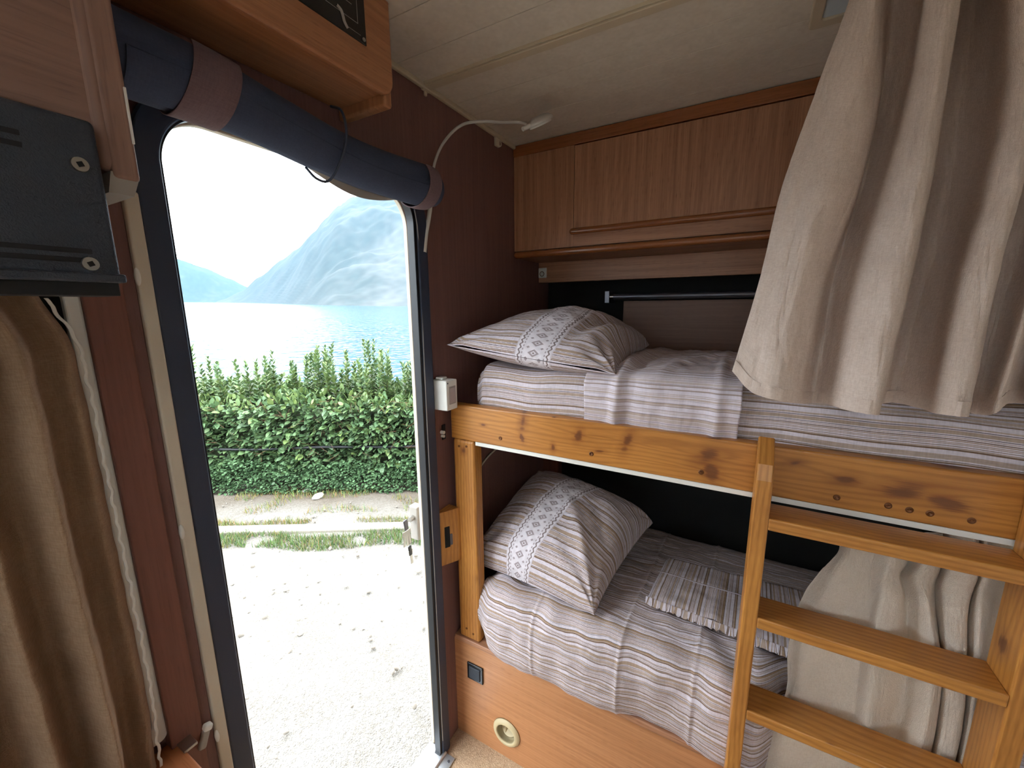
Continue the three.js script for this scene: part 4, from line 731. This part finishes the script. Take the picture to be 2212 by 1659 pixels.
{ // the hedge
  const t = thing('laurel_hedge', 'dense green hedge with tall shoots and small-leaved ivy at its foot', 'hedge', HB.toArray()); t.rotation.y = HR;
  const S0 = -1.3, S1 = 3.6;
  const topY = (s, w) => 0.88 + 0.07 * fbm3(s * 1.7, w * 2) + 0.08 * smooth(0, -0.6, w);
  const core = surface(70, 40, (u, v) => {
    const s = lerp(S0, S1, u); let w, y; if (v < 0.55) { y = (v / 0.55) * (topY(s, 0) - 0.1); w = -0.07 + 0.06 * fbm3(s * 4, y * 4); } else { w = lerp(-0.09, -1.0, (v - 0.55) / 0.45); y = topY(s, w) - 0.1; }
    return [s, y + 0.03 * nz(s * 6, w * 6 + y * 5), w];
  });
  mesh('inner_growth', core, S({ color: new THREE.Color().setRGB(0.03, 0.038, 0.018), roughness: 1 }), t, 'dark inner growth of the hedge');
  const leafGeo = (L, W, nv) => { const g = surface(2, nv, (u, v) => { const a = (u - 0.5) * 2, w = W * Math.pow(Math.sin(Math.PI * Math.pow(v, 0.8)), 0.8) + 0.0008; return [a * w / 2, 0.12 * L * Math.sin(v * 2.4) - 0.1 * W * (1 - Math.abs(a)) , v * L]; }); return g; };
  const big = leafGeo(0.078, 0.04, 4), small = leafGeo(0.034, 0.024, 3);
  const lm = S({ color: 0xffffff, roughness: 0.45 });
  const tones = [[0.11, 0.19, 0.085], [0.13, 0.22, 0.085], [0.095, 0.17, 0.08], [0.165, 0.24, 0.08], [0.125, 0.195, 0.11]].map((c) => S({ color: new THREE.Color().setRGB(...c), roughness: 0.42 }));
  const m = new THREE.Matrix4(), q = new THREE.Quaternion(), c = new THREE.Color(), face = V(0, 0, 0);
  const orient = (dx, dy, dz, roll) => { const z = V(dx, dy, dz).normalize(), up = Math.abs(z.y) > 0.95 ? V(0, 0, 1) : V(0, 1, 0); const x = up.clone().cross(z).normalize(), y = z.clone().cross(x); const b = new THREE.Matrix4().makeBasis(x, y, z); q.setFromRotationMatrix(b); q.multiply(new THREE.Quaternion().setFromAxisAngle(V(0, 0, 1), roll)); return q.clone(); };
  const list = [];
  const R = rngOf(303);
  for (let i = 0; i < 6800; i++) {                                 // leaves of the clipped front
    const s = lerp(S0, S1, R()), y = lerp(0.2, topY(s, 0), Math.pow(R(), 0.85)), w = 0.05 * fbm3(s * 4, y * 4) + lerp(-0.06, 0.05, R()) + 0.035 * Math.sin(s * 7 + y * 5);
    list.push([V(s, y, w), orient(R() - 0.5, R() * 0.9 - 0.55, 0.25 + R() * 0.8, (R() - 0.5) * 1.6), 0.6 + 0.65 * R(), 0]);
  }
  for (let i = 0; i < 4600; i++) {                                 // leaves of the top
    const s = lerp(S0, S1, R()), w = lerp(0.04, -0.95, R()), y = topY(s, w) + lerp(-0.08, 0.03, R());
    list.push([V(s, y, w), orient(R() - 0.5, R() * 1.2 - 0.1, R() - 0.35, (R() - 0.5) * 2), 0.6 + 0.6 * R(), 1]);
  }
  const stems = [];
  const shoot = (s, w, h, lean, dense) => {
    const y0 = topY(s, w) - 0.06; stems.push([s, y0, w, h, lean]);
    const n = Math.round(h * dense);
    for (let k = 0; k < n; k++) { const f = (k + R() * 0.6) / n, a = k * 2.4 + R(), y = y0 + f * h; const rr = 0.006; list.push([V(s + lean * f + Math.cos(a) * rr, y, w + Math.sin(a) * rr), orient(Math.cos(a), 0.35 + 0.9 * f * f, Math.sin(a), (R() - 0.5) * 0.6), (0.6 + 0.4 * R()) * lerp(1.1, 0.75, f), 2]); }
  };
  for (const [s, h] of [[0.06, 0.26], [0.43, 0.3], [0.5, 0.2], [0.3, 0.16], [0.72, 0.18], [0.88, 0.16], [1.06, 0.33], [1.12, 0.24], [1.2, 0.2], [1.3, 0.22], [1.42, 0.14], [1.55, 0.34], [1.6, 0.28], [1.75, 0.26], [1.8, 0.22], [1.95, 0.15], [2.08, 0.24], [2.15, 0.28], [2.3, 0.3], [2.5, 0.22], [-0.2, 0.2], [-0.5, 0.25], [2.9, 0.3]])
    for (let k = 0; k < 4; k++) shoot(s + (R() - 0.5) * 0.1, -0.22 - 0.35 * R(), (h + 0.3) * (0.5 + 0.55 * R()), (R() - 0.5) * 0.08, 120);
  for (let i = 0; i < 110; i++) shoot(lerp(S0, S1, R()), lerp(0, -0.9, R()), 0.06 + 0.12 * R() * R() + 0.03, (R() - 0.5) * 0.06, 110);
  const eyeLocal = V(0, 0, 1).multiplyScalar(0), cam = EYE.clone().sub(HB).applyAxisAngle(V(0, 1, 0), -HR);
  const scored = list.map((l, i) => [i, l[2] / l[0].distanceTo(cam) * (l[3] === 0 ? 1 : 0.85) * (l[0].x > -0.1 && l[0].x < 2.3 && l[0].z > -0.02 ? 1 : 0.1)]).sort((a, b) => b[1] - a[1]).slice(0, 300);
  const chosen = new Set(scored.map((x) => x[0])); let made = 0;
  const rest = [];
  list.forEach((l, i) => { if (chosen.has(i)) { const o = mesh('leaf', big, tones[made++ % tones.length], t); o.position.copy(l[0]); o.quaternion.copy(l[1]); o.scale.setScalar(l[2] * 1.05); } else rest.push(l); });
  const im = new THREE.InstancedMesh(big, lm, rest.length);
  rest.forEach((l, i) => { m.compose(l[0], l[1], V(l[2], l[2], l[2])); im.setMatrixAt(i, m); const k = 0.65 + 0.7 * R(), yel = l[3] ? R() * 0.8 : R() * 0.25; c.setRGB(lerp(0.1, 0.19, yel) * k, lerp(0.18, 0.255, yel) * k, lerp(0.085, 0.065, yel) * k); im.setColorAt(i, c); });
  im.name = 'leaf_mass'; im.userData.kind = 'stuff'; im.castShadow = im.receiveShadow = true; t.add(im);
  const ivy = []; for (let i = 0; i < 9000; i++) { const s = lerp(S0, S1, R()), y = 0.4 * Math.pow(R(), 0.9) * (0.8 + 0.35 * nz(s * 2, 4)), w = 0.05 + 0.09 * (1 - y / 0.4) + 0.05 * fbm3(s * 5, y * 6) + 0.05 * R() - 0.02; ivy.push([V(s, y + 0.005, w), orient(R() - 0.5, R() * 0.7 - 0.5, 0.4 + R(), (R() - 0.5) * 1.6), 0.6 + 0.7 * R()]); }
  const im2 = new THREE.InstancedMesh(small, lm, ivy.length);
  ivy.forEach((l, i) => { m.compose(l[0], l[1], V(l[2], l[2], l[2])); im2.setMatrixAt(i, m); const k = 0.6 + 0.7 * R(); c.setRGB(0.105 * k, 0.195 * k, 0.09 * k); im2.setColorAt(i, c); });
  im2.name = 'ivy_leaves'; im2.userData.kind = 'stuff'; im2.castShadow = im2.receiveShadow = true; t.add(im2);
  mesh('stems', merge(stems.map(([s, y, w, h, l]) => cyl([s, y - 0.05, w], [s + l, y + h, w], 0.0028, 0.001, 5))), S({ color: 0x5a4a30, roughness: 0.9 }), t).userData.kind = 'stuff';
  const tw = []; for (let i = 0; i < 260; i++) { const s = lerp(S0, S1, R()), y = lerp(0.35, 1.0, R()), w = 0.03 + 0.06 * R(), a = R() * 6.28, L = 0.05 + 0.14 * R(); tw.push(cyl([s, y, w], [s + Math.cos(a) * L, Math.min(y + Math.sin(a) * L * 0.7, 1.05), w + 0.03 * (R() - 0.5)], 0.0016, 0.001, 4)); }
  mesh('dry_twigs', merge(tw), S({ color: 0x7d6048, roughness: 1 }), t).userData.kind = 'stuff';
}
{
  const t = mesh('garden_hose', tube([[-1.3, 0.45, 0.02], [-0.2, 0.46, 0.05], [0.5, 0.45, 0.065], [1.2, 0.46, 0.05], [1.9, 0.455, 0.06], [2.6, 0.46, 0.04], [3.5, 0.45, 0.02]], 0.014, 80, 10), M.sealDark);
  t.position.copy(HB); t.rotation.y = HR; tag(t, 'black hose running through the front of the hedge', 'hose');
}
[[1.02, 0.12, 0.045, 'small white paper scrap at the hedge foot, farther from the door jamb'], [1.2, 0.26, 0.06, 'larger white stone on the soil in front of the hedge']].forEach(([s, w, k, lab], i) => {
  const g = new THREE.IcosahedronGeometry(k, 2), p = g.attributes.position; for (let j = 0; j < p.count; j++) { const f = 1 + 0.35 * nz(p.getX(j) * 30 + i * 9, p.getY(j) * 30, p.getZ(j) * 30); p.setXYZ(j, p.getX(j) * f, p.getY(j) * f * 0.4, p.getZ(j) * f * 0.7); } g.computeVertexNormals();
  const o = mesh(i ? 'stone' : 'paper_scrap', g, M.white); const q = V(s, 0.02, w).applyAxisAngle(V(0, 1, 0), HR).add(HB); o.position.copy(q); tag(o, lab, i ? 'stone' : 'litter');
});
// ---- lake and mountains; the van is parked on a slight slope, so their level differs a little from its floor
const LV = new THREE.Quaternion().setFromRotationMatrix(new THREE.Matrix4().makeBasis(V(0.999975, -0.007105, 0), V(0.007104, 0.999735, 0.021905), V(-0.000156, -0.021905, 0.99976)));
const LAKE = -4.4;
{
  const g = surface(120, 160, (u, v) => { const a = THREE.MathUtils.degToRad(lerp(-50, 110, u)), d = 12 * Math.pow(3600 / 12, v); return [Math.sin(a) * d, LAKE, -Math.cos(a) * d]; }, (u, v, p) => [p[0], p[2]]);
  const wv = (() => { const a = periodic(60, 60, 121), b = periodic(24, 24, 123), c = periodic(9, 9, 125); return texture(1024, 1024, (u, v) => { const k = 90 * a(u, v) + 90 * b(u, v) + 75 * c(u, v); return [k, k, k]; }, false, [30, 18]); })();
  const t = struct('lake', g, S({ color: new THREE.Color().setRGB(0.03, 0.1, 0.17), roughness: 0.12, bumpMap: wv, bumpScale: 0.16, ior: 1.33 }), 'rippled blue lake beyond the hedge');
  t.position.copy(EYE); t.quaternion.copy(LV);
}
function mountain(name, label, crest, d0, d1, seed, rock) {
  const cv = (a) => { for (let i = 0; i + 1 < crest.length; i++) if (a <= crest[i + 1][0]) { const [a0, e0] = crest[i], [a1, e1] = crest[i + 1]; const t = clamp((a - a0) / (a1 - a0), 0, 1), s = t * t * (3 - 2 * t) * 0.5 + t * 0.5; return lerp(e0, e1, s); } return crest[crest.length - 1][1]; };
  const a0 = crest[0][0], a1 = crest[crest.length - 1][0], nu = 260, nv = 150, col = [];
  const g = surface(nu, nv, (u, v) => {
    const a = lerp(a0, a1, u), r = THREE.MathUtils.degToRad(a), ds = d0(a), dc = d1(a), e = THREE.MathUtils.degToRad(cv(a)), H = Math.max(2, dc * Math.tan(e) - LAKE);
    const back = v > 0.8, t = back ? 1 : v / 0.8, d = lerp(ds, dc, t) + (back ? (v - 0.8) / 0.2 * 500 : 0);
    const slope = 0.55 * t + 0.45 * t * t * (3 - 2 * t);
    let h = H * (back ? 1 - (v - 0.8) / 0.2 : slope);
    const env = Math.sin(Math.PI * clamp(t, 0, 1)), X = Math.sin(r) * d / 100, Z = Math.cos(r) * d / 100;
    h += env * H * (0.13 * fbm3(X * 0.35, Z * 0.35, seed) + 0.03 * fbm3(X * 1.1, Z * 1.1, seed + 3));
    h += (!back && t > 0.85 ? 0.014 * H * (t - 0.85) / 0.15 * nz(a * 4, seed) : 0);
    const rk = rock(a, t), w = clamp(rk + 0.55 * fbm3(X * 0.7, Z * 0.7, seed + 7) + 0.4 * fbm3(X * 2.6, Z * 2.6, seed + 9), 0, 1);
    const f = 0.85 + 0.3 * (0.5 + nz(X * 5, Z * 5, 2));
    col.push(lerp(0.03, 0.075, w) * f, lerp(0.042, 0.08, w) * f, lerp(0.042, 0.08, w) * f);
    return [Math.sin(r) * d, LAKE + h - 0.5, -Math.cos(r) * d];
  });
  g.setAttribute('color', new THREE.Float32BufferAttribute(col, 3));
  const t = struct(name, g, S({ vertexColors: true, roughness: 1 }), label); t.position.copy(EYE); t.quaternion.copy(LV);
}
mountain('mountain', 'steep rocky mountain with pale scree rising from the lake shore', [[25.2, 0.02], [25.74, 0.2], [27.6, 1.16], [29.57, 2.9], [32.11, 5.02], [33.67, 6.28], [35.83, 8.43], [36.94, 9.83], [38.61, 11.52], [40.26, 12.69], [42.45, 13.35], [45.24, 13.73], [48.11, 14.08], [56, 14.5], [70, 11], [90, 8]],
  (a) => lerp(2300, 900, smooth(24, 38, a)), (a) => lerp(2500, 1900, smooth(24, 40, a)), 5,
  (a, t) => 0.05 + 0.75 * Math.exp(-(((a - 46.2 + (0.5 - t) * 5) / 2.6) ** 2)) * (1 - smooth(0.45, 0.75, t)) + 0.4 * smooth(0.35, 0.6, t) * smooth(37, 42, a) * 0.6 + 0.25 * smooth(34, 38, a) * (1 - smooth(0.2, 0.5, t)) * 0.6);
mountain('mountain', 'distant hazy hill sloping down to the lake at the far left', [[5, 3.5], [12, 5.5], [20.43, 5.33], [22.35, 4.35], [24.44, 3.63], [26.85, 2.52], [28.11, 1.8], [29.38, 0.68], [31, 0.05]], () => 3300, () => 3600, 15, () => 0.0);
scene.fog = new THREE.FogExp2(new THREE.Color().setRGB(0.36, 0.7, 1.0), 0.00009);

renderer.render(scene, camera);
